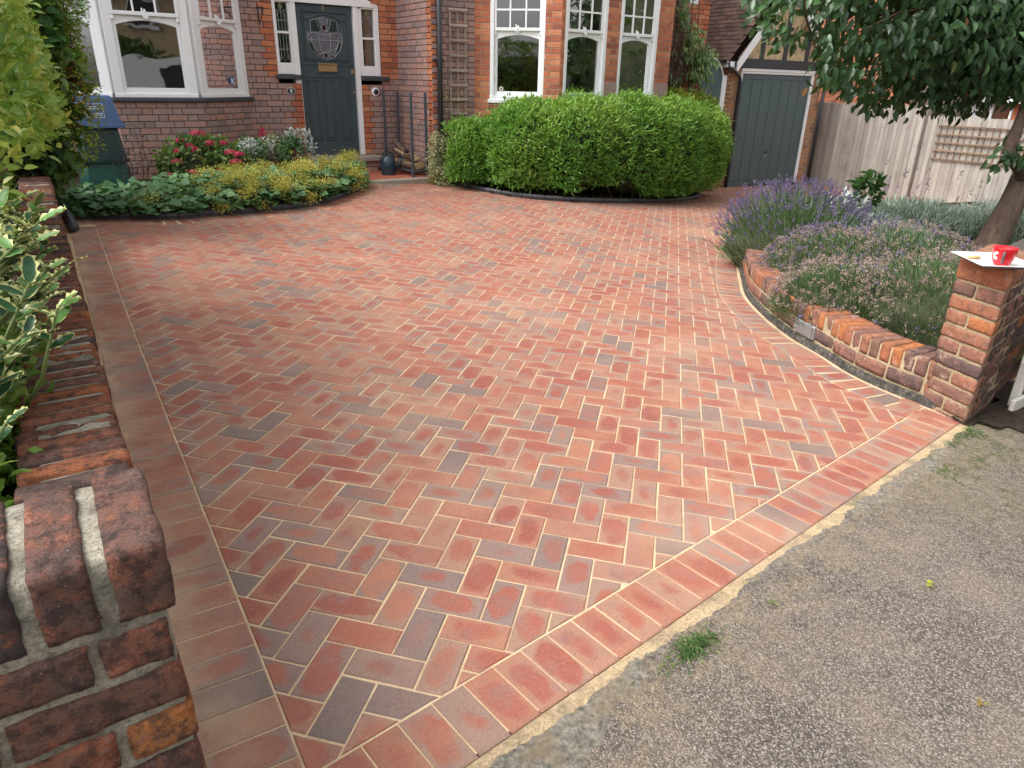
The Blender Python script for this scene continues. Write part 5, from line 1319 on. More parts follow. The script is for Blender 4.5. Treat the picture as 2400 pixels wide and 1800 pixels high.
    o = mb.build('stem', M['twig'], e); o['kind'] = 'stuff'
    # climber on the right wall
    c = thing('wall_climber', 'straggling climber with bare brown stems and drooping green leaves on the house wall', 'climber', (9.8, 9.45, -.2))
    mb = MB()
    for k in range(170):
        x = rnd.uniform(9.0, 10.15); z0 = rnd.uniform(.6, 1.9); p = Vector((x, 9.42-rnd.random()*.14, z0)); pts = [p.copy()]
        for j in range(6): p = p+Vector((rnd.uniform(-.09, .09), rnd.uniform(-.03, .02), rnd.uniform(.02, .16))); p.y = min(p.y, 9.46); pts.append(p.copy())
        mb.tube(pts, [.006-.0007*j for j in range(7)], 4)
    for k in range(5): x = 9.3+k*.17; mb.tube([(x, 9.44, -.3), (x+.05, 9.43, .7), (x-.04, 9.42, 1.6), (x+.05, 9.43, 2.4), (x, 9.43, 3.1)], [.02, .017, .013, .01, .006], 6)
    o = mb.build('stem', M['twig'], c, True); o['kind'] = 'stuff'
    Pa = []
    for (cc, r, n) in (((9.55, 9.35, 2.6), (.14, .10, .34), 60), ((9.8, 9.32, 2.15), (.22, .12, .28), 80), ((10.12, 9.28, 1.85), (.26, .14, .28), 150), ((10.0, 9.3, 1.4), (.30, .12, .3), 50), ((9.4, 9.38, 1.5), (.35, .1, .5), 40)):
        P, Nn = blob_points(n, cc, r, depth=.7, lumpy=.3, f=5); Pa.append(P)
    P = np.concatenate(Pa); n = len(P)*4; P4 = np.repeat(P, 4, 0)+nr.normal(size=(n, 3))*.03
    D = np.stack([nr.normal(size=n)*.45, -.3-nr.random(n)*.4, -.8-nr.random(n)*.4], 1); Nm = np.stack([nr.normal(size=n)*.4, -np.ones(n), .4*np.ones(n)], 1)
    Lc = leafmat('climber_leaf', [(0, (.05, .12, .04)), (.5, (.17, .30, .10)), (1, (.42, .52, .20))], .45, .3)
    leaves('foliage', c, P4, D, Nm, .085*(.7+.6*nr.random(n)), .030*(.8+.5*nr.random(n)), nr.random(n), Lc, 'o', 60)
big_hedge()

def left_green():
    # privet behind the left wall
    h = thing('privet_hedge', 'tall yellow-green privet hedge overhanging the left wall', 'hedge', (-.9, 3.6, 0))
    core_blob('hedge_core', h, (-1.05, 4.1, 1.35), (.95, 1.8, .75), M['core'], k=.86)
    Ps, Ns = [], []
    for i, (c, r, n) in enumerate((((-.95, 3.1, 1.05), (1.02, 1.0, 1.15), 5200), ((-.88, 4.3, 1.15), (1.02, 1.1, 1.25), 5200), ((-.85, 5.3, 1.15), (1.05, .9, 1.30), 4200))):
        P, Nn = blob_points(n, c, r, 3.2, depth=.12, lumpy=.05, f=3.5, seed=i); k = (P[:, 0] > -.75) & (P[:, 2] > .93+.10*np.clip(3.2-P[:, 1], 0, 1)+np.where(P[:, 0] > -.2, .10, 0)) & ~((P[:, 0] > -.09) & (P[:, 2] < 1.22)); Ps.append(P[k]); Ns.append(Nn[k])
    P, Nn = np.concatenate(Ps), np.concatenate(Ns)
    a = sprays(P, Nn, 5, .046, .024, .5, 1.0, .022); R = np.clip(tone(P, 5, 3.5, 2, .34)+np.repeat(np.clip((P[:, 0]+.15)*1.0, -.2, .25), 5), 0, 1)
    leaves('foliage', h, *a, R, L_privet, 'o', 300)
    mb = MB()
    for k in range(30):
        y = rnd.uniform(2.3, 4.5); z = rnd.uniform(.8, 1.9); mb.tube([(-.6, y, z), (-.3, y-.05, z+.08), (-.05+rnd.uniform(-.05, .03), y-.12, z+.2)], [.008, .006, .003], 5)
    o = mb.build('twig', M['twig'], h); o['kind'] = 'stuff'
    # darker mixed climber and conifer behind it
    v = thing('ivy_conifer', 'dark green maple-leaved climber with rusty patches beside the left bay window', 'shrub', (.3, 7.4, .1))
    core_blob('shrub_core', v, (-.08, 7.7, 1.5), (.48, .5, 1.3), M['core'], k=.85)
    for i, (c, r, n, mat, L, W, amp) in enumerate((((-.08, 7.4, 1.60), (.50, .5, .95), 900, L_dark, .11, .10, .5), ((.27, 7.35, 1.55), (.25, .35, .6), 900, L_rust, .045, .02, .5), ((.34, 7.35, 2.15), (.30, .35, .40), 1300, L_hedge, .05, .012, .4), ((.02, 7.45, .95), (.22, .3, .34), 900, L_rust, .035, .014, .5), ((.02, 7.35, 1.0), (.22, .3, .40), 900, L_dark, .045, .016, .5), ((.40, 7.3, 1.45), (.2, .3, .7), 700, L_gold, .04, .016, .4))):
        P, Nn = blob_points(n, c, r, depth=.3, lumpy=.18, f=4, seed=i); a = sprays(P, Nn, 3, L, W, -.1 if i == 0 else .2, .8, .03); leaves('foliage', v, *a, tone(P, 3, 4, i, amp)*(.8 if i == 5 else 1), mat, 'o' if i == 0 else 'r', 60 if i == 0 else 0)
    # lower green in front of the dark gap, over the coping
    w = thing('low_shrub', 'small round-leaved shrub spilling on to the left wall coping', 'shrub', (-.2, 4.8, .6))
    for i, (c, r, n) in enumerate((((-.42, 5.4, .86), (.30, 1.0, .26), 1000), ((-.33, 2.35, .66), (.24, .55, .25), 750), ((-.38, 1.75, .55), (.20, .35, .22), 400))):
        P, Nn = blob_points(n, c, r, depth=.3, lumpy=.2, f=6, seed=i); a = sprays(P, Nn, 4, .042, .026, .3, 1.0, .02); leaves('foliage', w, *a, np.clip(tone(P, 4, 5, i, .3)*.6, 0, 1), L_privet, 'o', 60)
    core_blob('shrub_core', w, (-.55, 2.6, .4), (.34, 1.5, .42), M['core'], k=.9)
    # variegated holly: every leaf is its own piece
    hl = thing('variegated_holly', 'cream-edged spiny holly in front of the privet hedge', 'shrub', (-.3, 2.2, .3))
    m, t = nt('holly_leaf'); q = N(t); r, g, b = q.rgb(q.attr().outputs['Color'])
    grn = q.ramp(q.math('ADD', q.math('MULTIPLY', r, .6), q.math('MULTIPLY', q.noise(q.obj(), 60, 3), .5)), [(.2, (.012, .045, .02)), (.5, (.035, .11, .04)), (.8, (.11, .24, .06))])
    crm = q.ramp(q.noise(q.obj(), 90, 2), [(.3, (.42, .44, .14)), (.7, (.68, .66, .32))])
    q.out(q.bsdf(q.mix(g, grn, crm), .38, None, spec=.35)); mh = m
    def holly_mesh(seed):
        rr = random.Random(seed); n = 18; V = []; F = []; C = []; tn = rr.random()
        out, inn = [], []
        for i in range(n):
            th = 2*math.pi*(i+.5)/n; s = .5-.5*math.cos(th); side = math.sin(th)
            w = .20*abs(side)**.8*(1.38 if i % 2 else .90); y = s
            sp = 1 if side > 0 else -1
            out.append((sp*w+0, y+(.02 if i % 2 else 0), (.10 if i % 2 else .02)*rr.uniform(.6, 1.3)-.10*s*s+.05*rr.uniform(-1, 1)))
            k = rr.uniform(.80, 1.0); inn.append((sp*.19*abs(side)**.8*k, .5+(y-.5)*.94, .02-.10*s*s))
        V = out+inn+[(0, .05, 0), (0, .35, -.02), (0, .65, -.05), (0, .95, -.09)]
        for i in range(n): F.append((i, (i+1) % n, n+(i+1) % n, n+i)); C.append((tn, 1, 0, 1))
        ax = [(0, .05), (1, .35), (2, .65), (3, .95)]
        def near(y): return 2*n+min(range(4), key=lambda k: abs(ax[k][1]-y))
        for i in range(n):
            a_, b_ = n+i, n+(i+1) % n; k1, k2 = near(V[a_][1]), near(V[b_][1])
            F.append((a_, b_, k2)) if k1 == k2 else F.append((a_, b_, k2, k1)); C.append((tn, 0, 0, 1))
        me = bpy.data.meshes.new('leaf'); me.from_pydata(V, [], F); me.materials.append(mh)
        a = me.attributes.new('bv', 'FLOAT_COLOR', 'FACE'); a.data.foreach_set('color', np.array(C).ravel()); me.polygons.foreach_set('use_smooth', [True]*len(F)); return me
    ms = [holly_mesh(k) for k in range(8)]
    mb = MB(); cnt = 0; po = Vector(ORG[hl.name])
    stems = []
    for k in range(105):
        y = rnd.uniform(1.7, 2.9); z = rnd.uniform(.68, 1.17); x = .0-rnd.random()**1.3*.30-(.14 if z < .85 else 0)
        stems.append((Vector((x-rnd.uniform(.12, .4), y+rnd.uniform(-.12, .22), z-rnd.uniform(.12, .32))), Vector((x, y, z))))
    stems += [(Vector((-.35, 2.15, .80)), Vector((.035, 2.10, 1.02))), (Vector((-.4, 2.3, .7)), Vector((-.03, 2.25, .9))), (Vector((-.45, 1.6, .45)), Vector((-.17, 1.55, .60)))]
    hv = []
    for (s0, s1) in stems:
        mid = (s0+s1)/2+Vector((0, 0, -.04)); mb.tube([s0, mid, s1], [.006, .005, .003], 5)
        nl = rnd.randint(6, 8); d0 = (s1-mid).normalized()
        for j in range(nl):
            t_ = .35+.65*(j+1)/nl; p = mid.lerp(s1, t_); ang = j*2.4; side = Vector((math.cos(ang), math.sin(ang), .25)); dr = (d0*(.35+.5*(j == nl-1))+side*.8).normalized()
            nn_ = Vector((rnd.uniform(-.3, .3), -.25+rnd.uniform(-.3, .3), 1)); S = dr.cross(nn_).normalized(); nn_ = S.cross(dr); L = rnd.uniform(.046, .072); w = p-po
            a, b, c = S*L*1.1, dr*L, nn_*L; hv.append((Matrix(((a[0], b[0], c[0], w[0]), (a[1], b[1], c[1], w[1]), (a[2], b[2], c[2], w[2]), (0, 0, 0, 1))), p.copy()))
    hv.sort(key=lambda h_: (not in_view(h_[1], 0), (h_[1]-CAM).length-1.6*h_[1].x))
    for mt, p in hv[:300]:
        o = bpy.data.objects.new('leaf', ms[rnd.randrange(8)]); COL.objects.link(o); o.parent = hl; o.matrix_local = mt
    V = []; F = []; C = []
    for mt, p in hv[300:]:
        me = ms[rnd.randrange(8)]; b = len(V); V += [tuple(mt @ v.co+po) for v in me.vertices]; F += [[b+i for i in pl.vertices] for pl in me.polygons]; at = me.attributes['bv'].data; C += [tuple(at[i].color)[:3] for i in range(len(me.polygons))]
    if F: o = mesh_obj('foliage', V, F, mh, hl, None, C, None, True); o['kind'] = 'stuff'
    o = mb.build('stem', simple('green_stem', (.16, .22, .07), .6), hl, True); o['kind'] = 'stuff'
left_green()

def flower_bed():
    a_ = thing('lady_mantle', 'low mass of lady\'s mantle with frothy yellow-green flowers along the left bed', 'ground cover', (1.8, 8.2, .15))
    def yb(x): return float(np.interp(x, LBED[:, 0], LBED[:, 1]))
    P = []; 
    for k in range(1500):
        x = rnd.uniform(.1, 3.75); y0 = yb(x); y = y0-.05+rnd.random()**1.2*(.95 if x < 2.6 else .6); h = (.05+.24*rnd.random())*(.45+.55*min(1, max(0, (x-.5)/.9)))
        P.append((x, y, G(x, y)+.03+h*(1 if y-y0 > .1 else .6)))
    P = np.array(P); n = len(P)
    # scalloped round leaves
    D = unit(np.stack([nr.normal(size=n), nr.normal(size=n)-.5, nr.random(n)*.3], 1)); Nm = unit(np.stack([nr.normal(size=n)*.3, -.35+nr.normal(size=n)*.3, np.ones(n)], 1))
    leaves('foliage', a_, P, D, Nm, .10*(.7+.6*nr.random(n)), .115*(.7+.6*nr.random(n)), np.clip(.5+lump(P, 4)*.4+nr.normal(size=n)*.15, 0, 1), L_lady, 'o', 120)
    C = []
    for k in range(105):
        x = rnd.choice([rnd.uniform(.7, 3.8), rnd.uniform(1.6, 3.8)]); y0 = yb(x); y = y0-.10+rnd.random()*.9; C.append((x, y, G(x, y)+(rnd.uniform(.06, .30) if y < y0+.12 else rnd.uniform(.18, .40))*(.6+.4*min(1, max(0, (x-.5)/.9)))))
    C = np.array(C); per = 190; Q = np.repeat(C, per, 0)+nr.normal(size=(len(C)*per, 3))*np.array([.050, .045, .034]); n = len(Q)
    D = unit(nr.normal(size=(n, 3))+np.array([0, 0, .4])); leaves('flower', a_, Q, D, nr.normal(size=(n, 3)), .016*np.ones(n), .015*np.ones(n), np.clip(np.repeat(nr.random(len(C))*.6+.1, per)+nr.random(n)*.35, 0, 1), L_ladyf)
    hy = thing('hydrangea', 'hydrangea with bright crimson-pink flower heads against the bay', 'shrub', (1.8, 9.3, .2))
    core_blob('shrub_core', hy, (1.75, 9.35, .42), (.42, .25, .24), M['core'], k=.85)
    P, Nn = blob_points(620, (1.75, 9.3, .46), (.50, .32, .30), depth=.4, lumpy=.2, f=5); a = sprays(P, Nn, 3, .085, .05, .2, .9, .03); leaves('foliage', hy, *a, tone(P, 3, 6, 0, .35), L_hyd, 'o', 80)
    heads = [(1.72, 9.22, .80, .06), (1.52, 9.22, .73, .035), (1.60, 9.15, .68, .035), (1.46, 9.1, .63, .03), (1.63, 9.08, .64, .05), (1.82, 9.15, .70, .045), (2.02, 9.05, .60, .05), (2.10, 9.0, .58, .045), (1.42, 9.05, .52, .045), (1.56, 8.98, .40, .05), (1.86, 8.98, .40, .042), (2.05, 8.95, .50, .05), (2.10, 8.9, .38, .065), (2.15, 8.88, .30, .06), (1.32, 9.02, .38, .035), (1.9, 8.9, .27, .03), (2.25, 8.85, .18, .035), (2.18, 9.0, .43, .04), (1.97, 9.15, .70, .035)]
    for (x, y, z, r) in heads:
        n = 170; d = unit(nr.normal(size=(n, 3))); d[:, 2] = np.abs(d[:, 2])*.8-.15; r *= 1.5; P = np.array([x, y-.03, z+.035])+d*np.array([r, r, r*.7]); Dn = unit(np.cross(d, nr.normal(size=(n, 3))))
        o = leaves('flower_head', hy, P, Dn, d, .016*np.ones(n), .015*np.ones(n), nr.random(n), M['pink']); del o['kind']
    # pots by the door
    pots = [('white_flower_pot', 'pot of small white flowers beside the hydrangea', 2.42, 9.72, .13), ('cineraria_pot', 'pot of silver cineraria nearest the doorstep', 3.10, 9.95, .16), ('snapdragon_pot', 'pot with one tall red snapdragon spike among pale leaves', 2.72, 9.9, .15), ('primrose_pot', 'pot with a yellow flower and pale edged leaves', 2.95, 9.72, .14)]
    for i, (nm, lb, x, y, r) in enumerate(pots):
        z0 = max(G(x, y)+.03, .166 if y > 9.52 and x > 2.7 else G(x, y)+.03); p = thing(nm, lb, 'plant pot', (x, y, z0), 'planted pots by the doorstep')
        mb = MB(); mb.lathe([(0, .0), (r*.72, .0), (r*.95, .20), (r, .20), (r, .23), (r*.9, .23), (r*.88, .19), (0, .19)], (x, y, z0), 20); mb.build('pot', M['terracotta'] if i == 2 else M['pot'], p, True)
        mats_ = [(L_lady, 200), (L_white, 420), (L_eu, 300), (L_lady, 260)][i]
        P, Nn = blob_points(mats_[1], (x, y, z0+.36), (r*1.25, r*1.1, .17+.06*(i == 1)), depth=.6, lumpy=.2, f=8); a = sprays(P, Nn, 3, .05, .022, .6, .9, .02); leaves('foliage', p, *a, tone(P, 3, 8), mats_[0], 'r')
        if i in (0, 2): P, Nn = blob_points(160, (x-.02, y-.05, z0+.42), (r*1.1, r*.8, .10), depth=.5); a = sprays(P, Nn, 3, .026, .022, .3, 1.2, .01); leaves('flower', p, *a, tone(P, 3)*.4+.6, L_white)
        if i == 2:
            mb = MB(); mb.tube([(x-.08, y, z0+.3), (x-.085, y, z0+.64)], .005, 5); mb.build('stem', M['twig'], p)
            n = 150; P = np.stack([x-.085+nr.normal(size=n)*.018, y+nr.normal(size=n)*.018, z0+.42+nr.random(n)*.22], 1); o = leaves('flower_spike', p, P, nr.normal(size=(n, 3)), nr.normal(size=(n, 3)), .03*np.ones(n), .024*np.ones(n), nr.random(n), M['pink']); del o['kind']
        if i == 3:
            n = 14; P = np.repeat(np.array([[x-.06, y-.16, z0+.38]]), n, 0); D = np.stack([np.cos(np.arange(n)*2.4), -.6*np.ones(n), np.sin(np.arange(n)*2.4)], 1); o = leaves('flower', p, P, D, np.tile([[0., -1, 0]], (n, 1)), .035*np.ones(n), .028*np.ones(n), np.ones(n), L_gold); del o['kind']
            P, Nn = blob_points(70, (x+.1, y-.02, z0+.30), (.12, .1, .1), depth=.5); a = sprays(P, Nn, 3, .03, .02); leaves('red_leaves', p, *a, tone(P, 3)*.3, M['pink'])
    # dark stemmed plant in front of the bins
    d = thing('dark_sprig', 'thin dark purple seed-head plant in front of the recycling boxes', 'plant', (.85, 8.9, .2))
    mb = MB(); Q = []
    for k in range(9):
        x = .78+rnd.random()*.35; h = rnd.uniform(.4, .85); p = [(x-.04, 8.75, .2), (x+rnd.uniform(-.03, .03), 8.76, .2+h*.6), (x+rnd.uniform(-.08, .08), 8.78, .2+h)]; mb.tube(p, [.004, .003, .002], 4)
        for j in range(26): t_ = .4+.6*rnd.random(); Q.append((x+rnd.gauss(0, .06), 8.77+rnd.gauss(0, .03), .2+h*t_))
    o = mb.build('stem', simple('purple_stem', (.05, .02, .03), .8), d); o['kind'] = 'stuff'; Q = np.array(Q); n = len(Q)
    leaves('seed_head', d, Q, nr.normal(size=(n, 3)), nr.normal(size=(n, 3)), .028*np.ones(n), .014*np.ones(n), nr.random(n), leafmat('purple_leaf', [(0, (.03, .012, .02)), (1, (.13, .05, .07))], .7, .1))
flower_bed()

def planter_plants():
    def inside_pt(x, y): return side_dist(PLANTER, (x, y))[0] < -.22
    lav = [((6.10, 4.14), .74, .54, 1.0, 'lavender', 'large lavender bush in full purple flower at the back of the curved bed'), ((7.1, 4.95), .62, .45, 1.0, 'lavender', 'tall purple lavender behind the largest bush, towards the garage'),
           ((5.42, 3.30), .60, .47, .45, 'fading_lavender', 'low lavender gone over to brown seed heads beside the wall coping'), ((5.0, 2.22), .70, .52, .10, 'fading_lavender', 'brown-headed lavender filling the corner by the brick pier'), ((5.75, 2.9), .70, .56, .25, 'fading_lavender', 'brown-headed lavender in the middle of the bed, before the silver plants'), ((4.72, 2.72), .52, .36, .05, 'fading_lavender', 'grey-green lavender leaning over the coping above the wall light')]
    for i, ((x, y), r, h, fl, nm, lb) in enumerate(lav):
        z = G(x, y)+.13; t = thing(nm, lb, 'lavender', (x, y, z), 'lavender bushes in the curved bed')
        core_blob('shrub_core', t, (x, y, z+.04), (r*.85, r*.85, h*.62), M['core'], k=.9)
        n = 6500; d = unit(nr.normal(size=(n, 3))); d[:, 2] = np.abs(d[:, 2])**.8; d = unit(d); rr = r*(.45+.5*nr.random(n))
        P = np.array([x, y, z-.02])+d*np.stack([rr, rr, h*(.4+.5*nr.random(n))], 1); D = unit(d*np.array([1, 1, 1.0])+nr.normal(size=(n, 3))*.22+np.array([0, 0, .55]))
        leaves('foliage', t, P, D, nr.normal(size=(n, 3)), .085*(.6+.8*nr.random(n)), .0085*np.ones(n), np.clip(.45+lump(P, 3)*.35+nr.normal(size=n)*.15, 0, 1), L_lav)
        n = 640 if fl > .5 else 640; d = unit(nr.normal(size=(n, 3))); d[:, 2] = np.abs(d[:, 2])**.7; d = unit(d)
        base = np.array([x, y, z])+d*np.array([r*.85, r*.85, h*.85]); D = unit(d*np.array([.8, .8, .6])+nr.normal(size=(n, 3))*.16+np.array([0, 0, .65])); L = (.22 if fl > .5 else .10)*(.6+.8*nr.random(n))
        leaves('flower_stem', t, base, D, nr.normal(size=(n, 3)), L, .004*np.ones(n), nr.random(n), L_lav)
        tip = base+D*L[:, None]; per = 16 if fl > .5 else 13; T = np.repeat(tip, per, 0); DD = np.repeat(D, per, 0); m = len(T)
        off = np.tile(np.linspace(0, 1, per), n)[:, None]
        if fl > .5: T = T+DD*off*.05+nr.normal(size=(m, 3))*.0045; ll, ww = .013, .010
        else: T = T+nr.normal(size=(m, 3))*.0085; ll, ww = .011, .009
        leaves('flower', t, T, unit(DD+nr.normal(size=(m, 3))*.9), nr.normal(size=(m, 3)), ll*np.ones(m), ww*np.ones(m), np.clip(np.repeat(nr.random(n)*.7, per)+nr.random(m)*.3, 0, 1), L_lavf if fl > .5 else L_fade)
        if 0 < fl < .5:
            n = int(900*fl); d = unit(nr.normal(size=(n, 3))); d[:, 2] = np.abs(d[:, 2]); P = np.array([x, y, z])+d*np.array([r, r, h+.06]); T = np.repeat(P, 9, 0)+nr.normal(size=(n*9, 3))*.009; m = len(T)
            leaves('late_flower', t, T, nr.normal(size=(m, 3)), nr.normal(size=(m, 3)), .013*np.ones(m), .010*np.ones(m), nr.random(m), L_lavf)
    for i, ((x, y), r, h) in enumerate((((6.5, 3.5), .62, .44), ((7.6, 4.2), .6, .36), ((6.2, 3.0), .36, .28))):
        z = G(x, y)+.13; t = thing('santolina', ['silver-grey santolina mound at the foot of the tree', 'silver-grey mound furthest back, under the fence trellis', 'small silver-grey mound tucked behind the faded lavender'][i], 'shrub', (x, y, z), 'silver plants in the curved bed')
        core_blob('shrub_core', t, (x, y, z+.03), (r*.85, r*.85, h*.7), simple('grey_core%d' % i, (.05, .07, .05), .9), k=.9)
        n = 7000; d = unit(nr.normal(size=(n, 3))); d[:, 2] = np.abs(d[:, 2])**.8; d = unit(d); s = .65+.4*nr.random(n); P = np.array([x, y, z])+d*np.array([r, r, h])*s[:, None]
        leaves('foliage', t, P, unit(d+nr.normal(size=(n, 3))*.9+np.array([0, 0, .3])), nr.normal(size=(n, 3)), .045*(.6+.8*nr.random(n)), .0085*np.ones(n), np.clip(.5+lump(P, 5)*.35+nr.normal(size=n)*.2, 0, 1), L_sant)
    for i, ((x, y), r, h) in enumerate((((9.6, 4.9), .8, .34), ((10.4, 4.1), .9, .38), ((8.6, 2.6), .7, .32), ((8.9, 5.6), .5, .25))):
        z = G(x, y)+.13; t = thing('back_shrub', ['grey-green shrub with a few violet spikes in front of the fence', 'wide grey-green shrub behind the tree trunk', 'low green plant right of the tree trunk', 'pale stemmed clump at the back of the curved bed'][i], 'shrub', (x, y, z), 'shrubs at the back of the curved bed')
        core_blob('shrub_core', t, (x, y, z+.03), (r*.85, r*.85, h*.7), M['core'], k=.85)
        n = 5000; d = unit(nr.normal(size=(n, 3))); d[:, 2] = np.abs(d[:, 2]); s = .6+.45*nr.random(n); P = np.array([x, y, z])+d*np.array([r, r, h])*s[:, None]
        leaves('foliage', t, P, unit(d+nr.normal(size=(n, 3))*.5+np.array([0, 0, .9])), nr.normal(size=(n, 3)), .09*(.6+.8*nr.random(n)), .012*np.ones(n), np.clip(.5+lump(P, 3)*.3+nr.normal(size=n)*.2, 0, 1), L_sant if i < 2 and i != 3 else L_lav)
        if i in (0, 1):
            n = 16; P = np.array([x, y, z+h*.8])+np.stack([nr.normal(size=n)*r*.5, nr.normal(size=n)*r*.4, nr.random(n)*.55], 1); T = np.repeat(P, 18, 0); m = len(T); T = T+np.tile(np.linspace(0, 1, 18), n)[:, None]*np.array([.03, 0, .09])+nr.normal(size=(m, 3))*.008
            leaves('flower', t, T, nr.normal(size=(m, 3)), nr.normal(size=(m, 3)), .02*np.ones(m), .014*np.ones(m), nr.random(m), L_lavf)
    w = thing('variegated_plant', 'white-edged leafy plant with one green shoot behind the silver mounds', 'plant', (8.3, 5.1, -.1))
    P, Nn = blob_points(90, (8.35, 5.1, .12), (.45, .3, .12), depth=.6); a = sprays(P, Nn, 3, .13, .05, .3, 1.0); leaves('foliage', w, *a, tone(P, 3)*.5+.5, L_white, 'o', 60)
    P, Nn = blob_points(60, (8.55, 4.95, .33), (.16, .12, .18), depth=.7); a = sprays(P, Nn, 3, .10, .055, .3, 1.0); leaves('shoot_foliage', w, *a, tone(P, 3)*.6+.3, L_dark, 'o', 30)
planter_plants()

def tree():
    t = thing('magnolia_tree', 'leaning garden tree with large dark glossy leaves over the curved bed', 'tree', (7.55, 3.0, -.15))
    mb = MB()
    def limb(pts, rad, n=14):
        P = smooth_path([(p[0], p[1]) for p in pts], .05); 
        d = np.r_[0, np.cumsum(np.linalg.norm(np.diff(np.array(pts), axis=0), axis=1))]; s = np.linspace(0, d[-1], 14)
        Q = [tuple(np.interp(v, d, np.array(pts)[:, k]) for k in range(3)) for v in s]; R = [float(np.interp(v, d, rad))*(1+.06*math.sin(v*19)) for v in s]; mb.tube(Q, R, n)
    limb([(7.50, 3.05, -.35), (7.52, 3.05, 0), (7.66, 3.02, .4), (7.80, 3.0, .78), (7.98, 3.0, 1.15), (8.2, 3.05, 1.7), (8.3, 3.2, 2.4)], [.19, .142, .115, .108, .095, .08, .05])
    limb([(7.84, 3.0, .70), (7.55, 2.98, .86), (7.25, 2.95, .97), (7.08, 2.93, 1.03)], [.072, .062, .05, .042])
    limb([(7.12, 2.94, 1.02), (7.22, 2.96, 1.15), (7.38, 3.0, 1.36), (7.5, 3.1, 1.8), (7.3, 3.3, 2.4)], [.05, .05, .045, .035, .02])
    limb([(8.25, 3.1, 2.0), (7.4, 3.5, 2.4), (6.5, 3.8, 2.7)], [.06, .045, .02]); limb([(8.2, 3.1, 1.9), (8.9, 3.4, 2.2), (9.6, 3.8, 2.5)], [.06, .045, .02])
    mb.build('trunk', M['bark'], t, True)
    Ps, Ns = [], []
    for i, (c, r, n) in enumerate((((7.3, 3.9, 2.35), (2.1, 1.2, .95), 2600), ((6.25, 3.9, 2.78), (1.2, 1.0, .60), 1300), ((8.9, 3.8, 2.45), (1.6, 1.2, .98), 1900), ((7.25, 3.5, 2.08), (1.0, .7, .60), 1200), ((7.9, 3.2, 2.2), (1.2, .8, .8), 1300))):
        P, Nn = blob_points(n, c, r, 2.2, depth=.75, lumpy=.18, f=2.2, seed=i); Ps.append(P); Ns.append(Nn)
    P = np.concatenate(Ps); Nn = np.concatenate(Ns); hole = (lump(P, 2.9, 5.0) > -.30) & ~((P[:, 0]*4/P[:, 1] < 5.75) & (P[:, 2]-1.48 < .085*P[:, 1])); P, Nn = P[hole], Nn[hole]
    mb = MB()
    for k in range(150):
        i = rnd.randrange(len(P)); p = Vector(P[i]); q_ = Vector((7.7, 3.4, 2.2)).lerp(p, .55)+Vector((0, 0, .1)); mb.tube([q_, (q_+p)/2+Vector((0, 0, .05)), p], [.012, .008, .004], 5)
    mb.tube([(5.75, 3.75, 2.2), (5.6, 3.6, 2.32), (5.35, 3.5, 2.28), (5.25, 3.45, 2.12), (5.32, 3.45, 2.02)], [.006, .006, .005, .004, .003], 6)
    o = mb.build('branch', M['twig'], t); o['kind'] = 'stuff'
    per = 5; n = len(P)*per; P5 = np.repeat(P, per, 0)+nr.normal(size=(n, 3))*.05
    D = unit(np.repeat(Nn, per, 0)*np.array([.5, .5, .2])+nr.normal(size=(n, 3))*.42+np.array([0, 0, -.75])); Nm = unit(np.repeat(Nn, per, 0)*.8+np.array([-.2, -.5, .55])+nr.normal(size=(n, 3))*.35)
    L = .098*(.65+.6*nr.random(n)); R = np.clip(tone(P, per, 2.5, 3, .28)*.95-.02, 0, 1); R[nr.random(n) < .012] = 1
    leaves('crown', t, P5, D, Nm, L, L*.52, R, L_tree, 'o', 300)
    for c, n_ in (((7.05, 2.9, 1.02), 26), ((7.3, 2.9, 1.0), 22), ((6.85, 2.88, .9), 9), ((7.55, 2.92, 1.08), 14)):
        P = np.array(c)+nr.normal(size=(n_, 3))*np.array([.08, .05, .06]); D = unit(nr.normal(size=(n_, 3))*.6+np.array([-.3, -.1, -.7])); leaves('sprig_foliage', t, P, D, unit(nr.normal(size=(n_, 3))*.4+np.array([0, -.6, .6])), .10*(.7+.5*nr.random(n_)), .05*np.ones(n_), nr.random(n_)*.75, L_tree, 'o', 0)
tree()

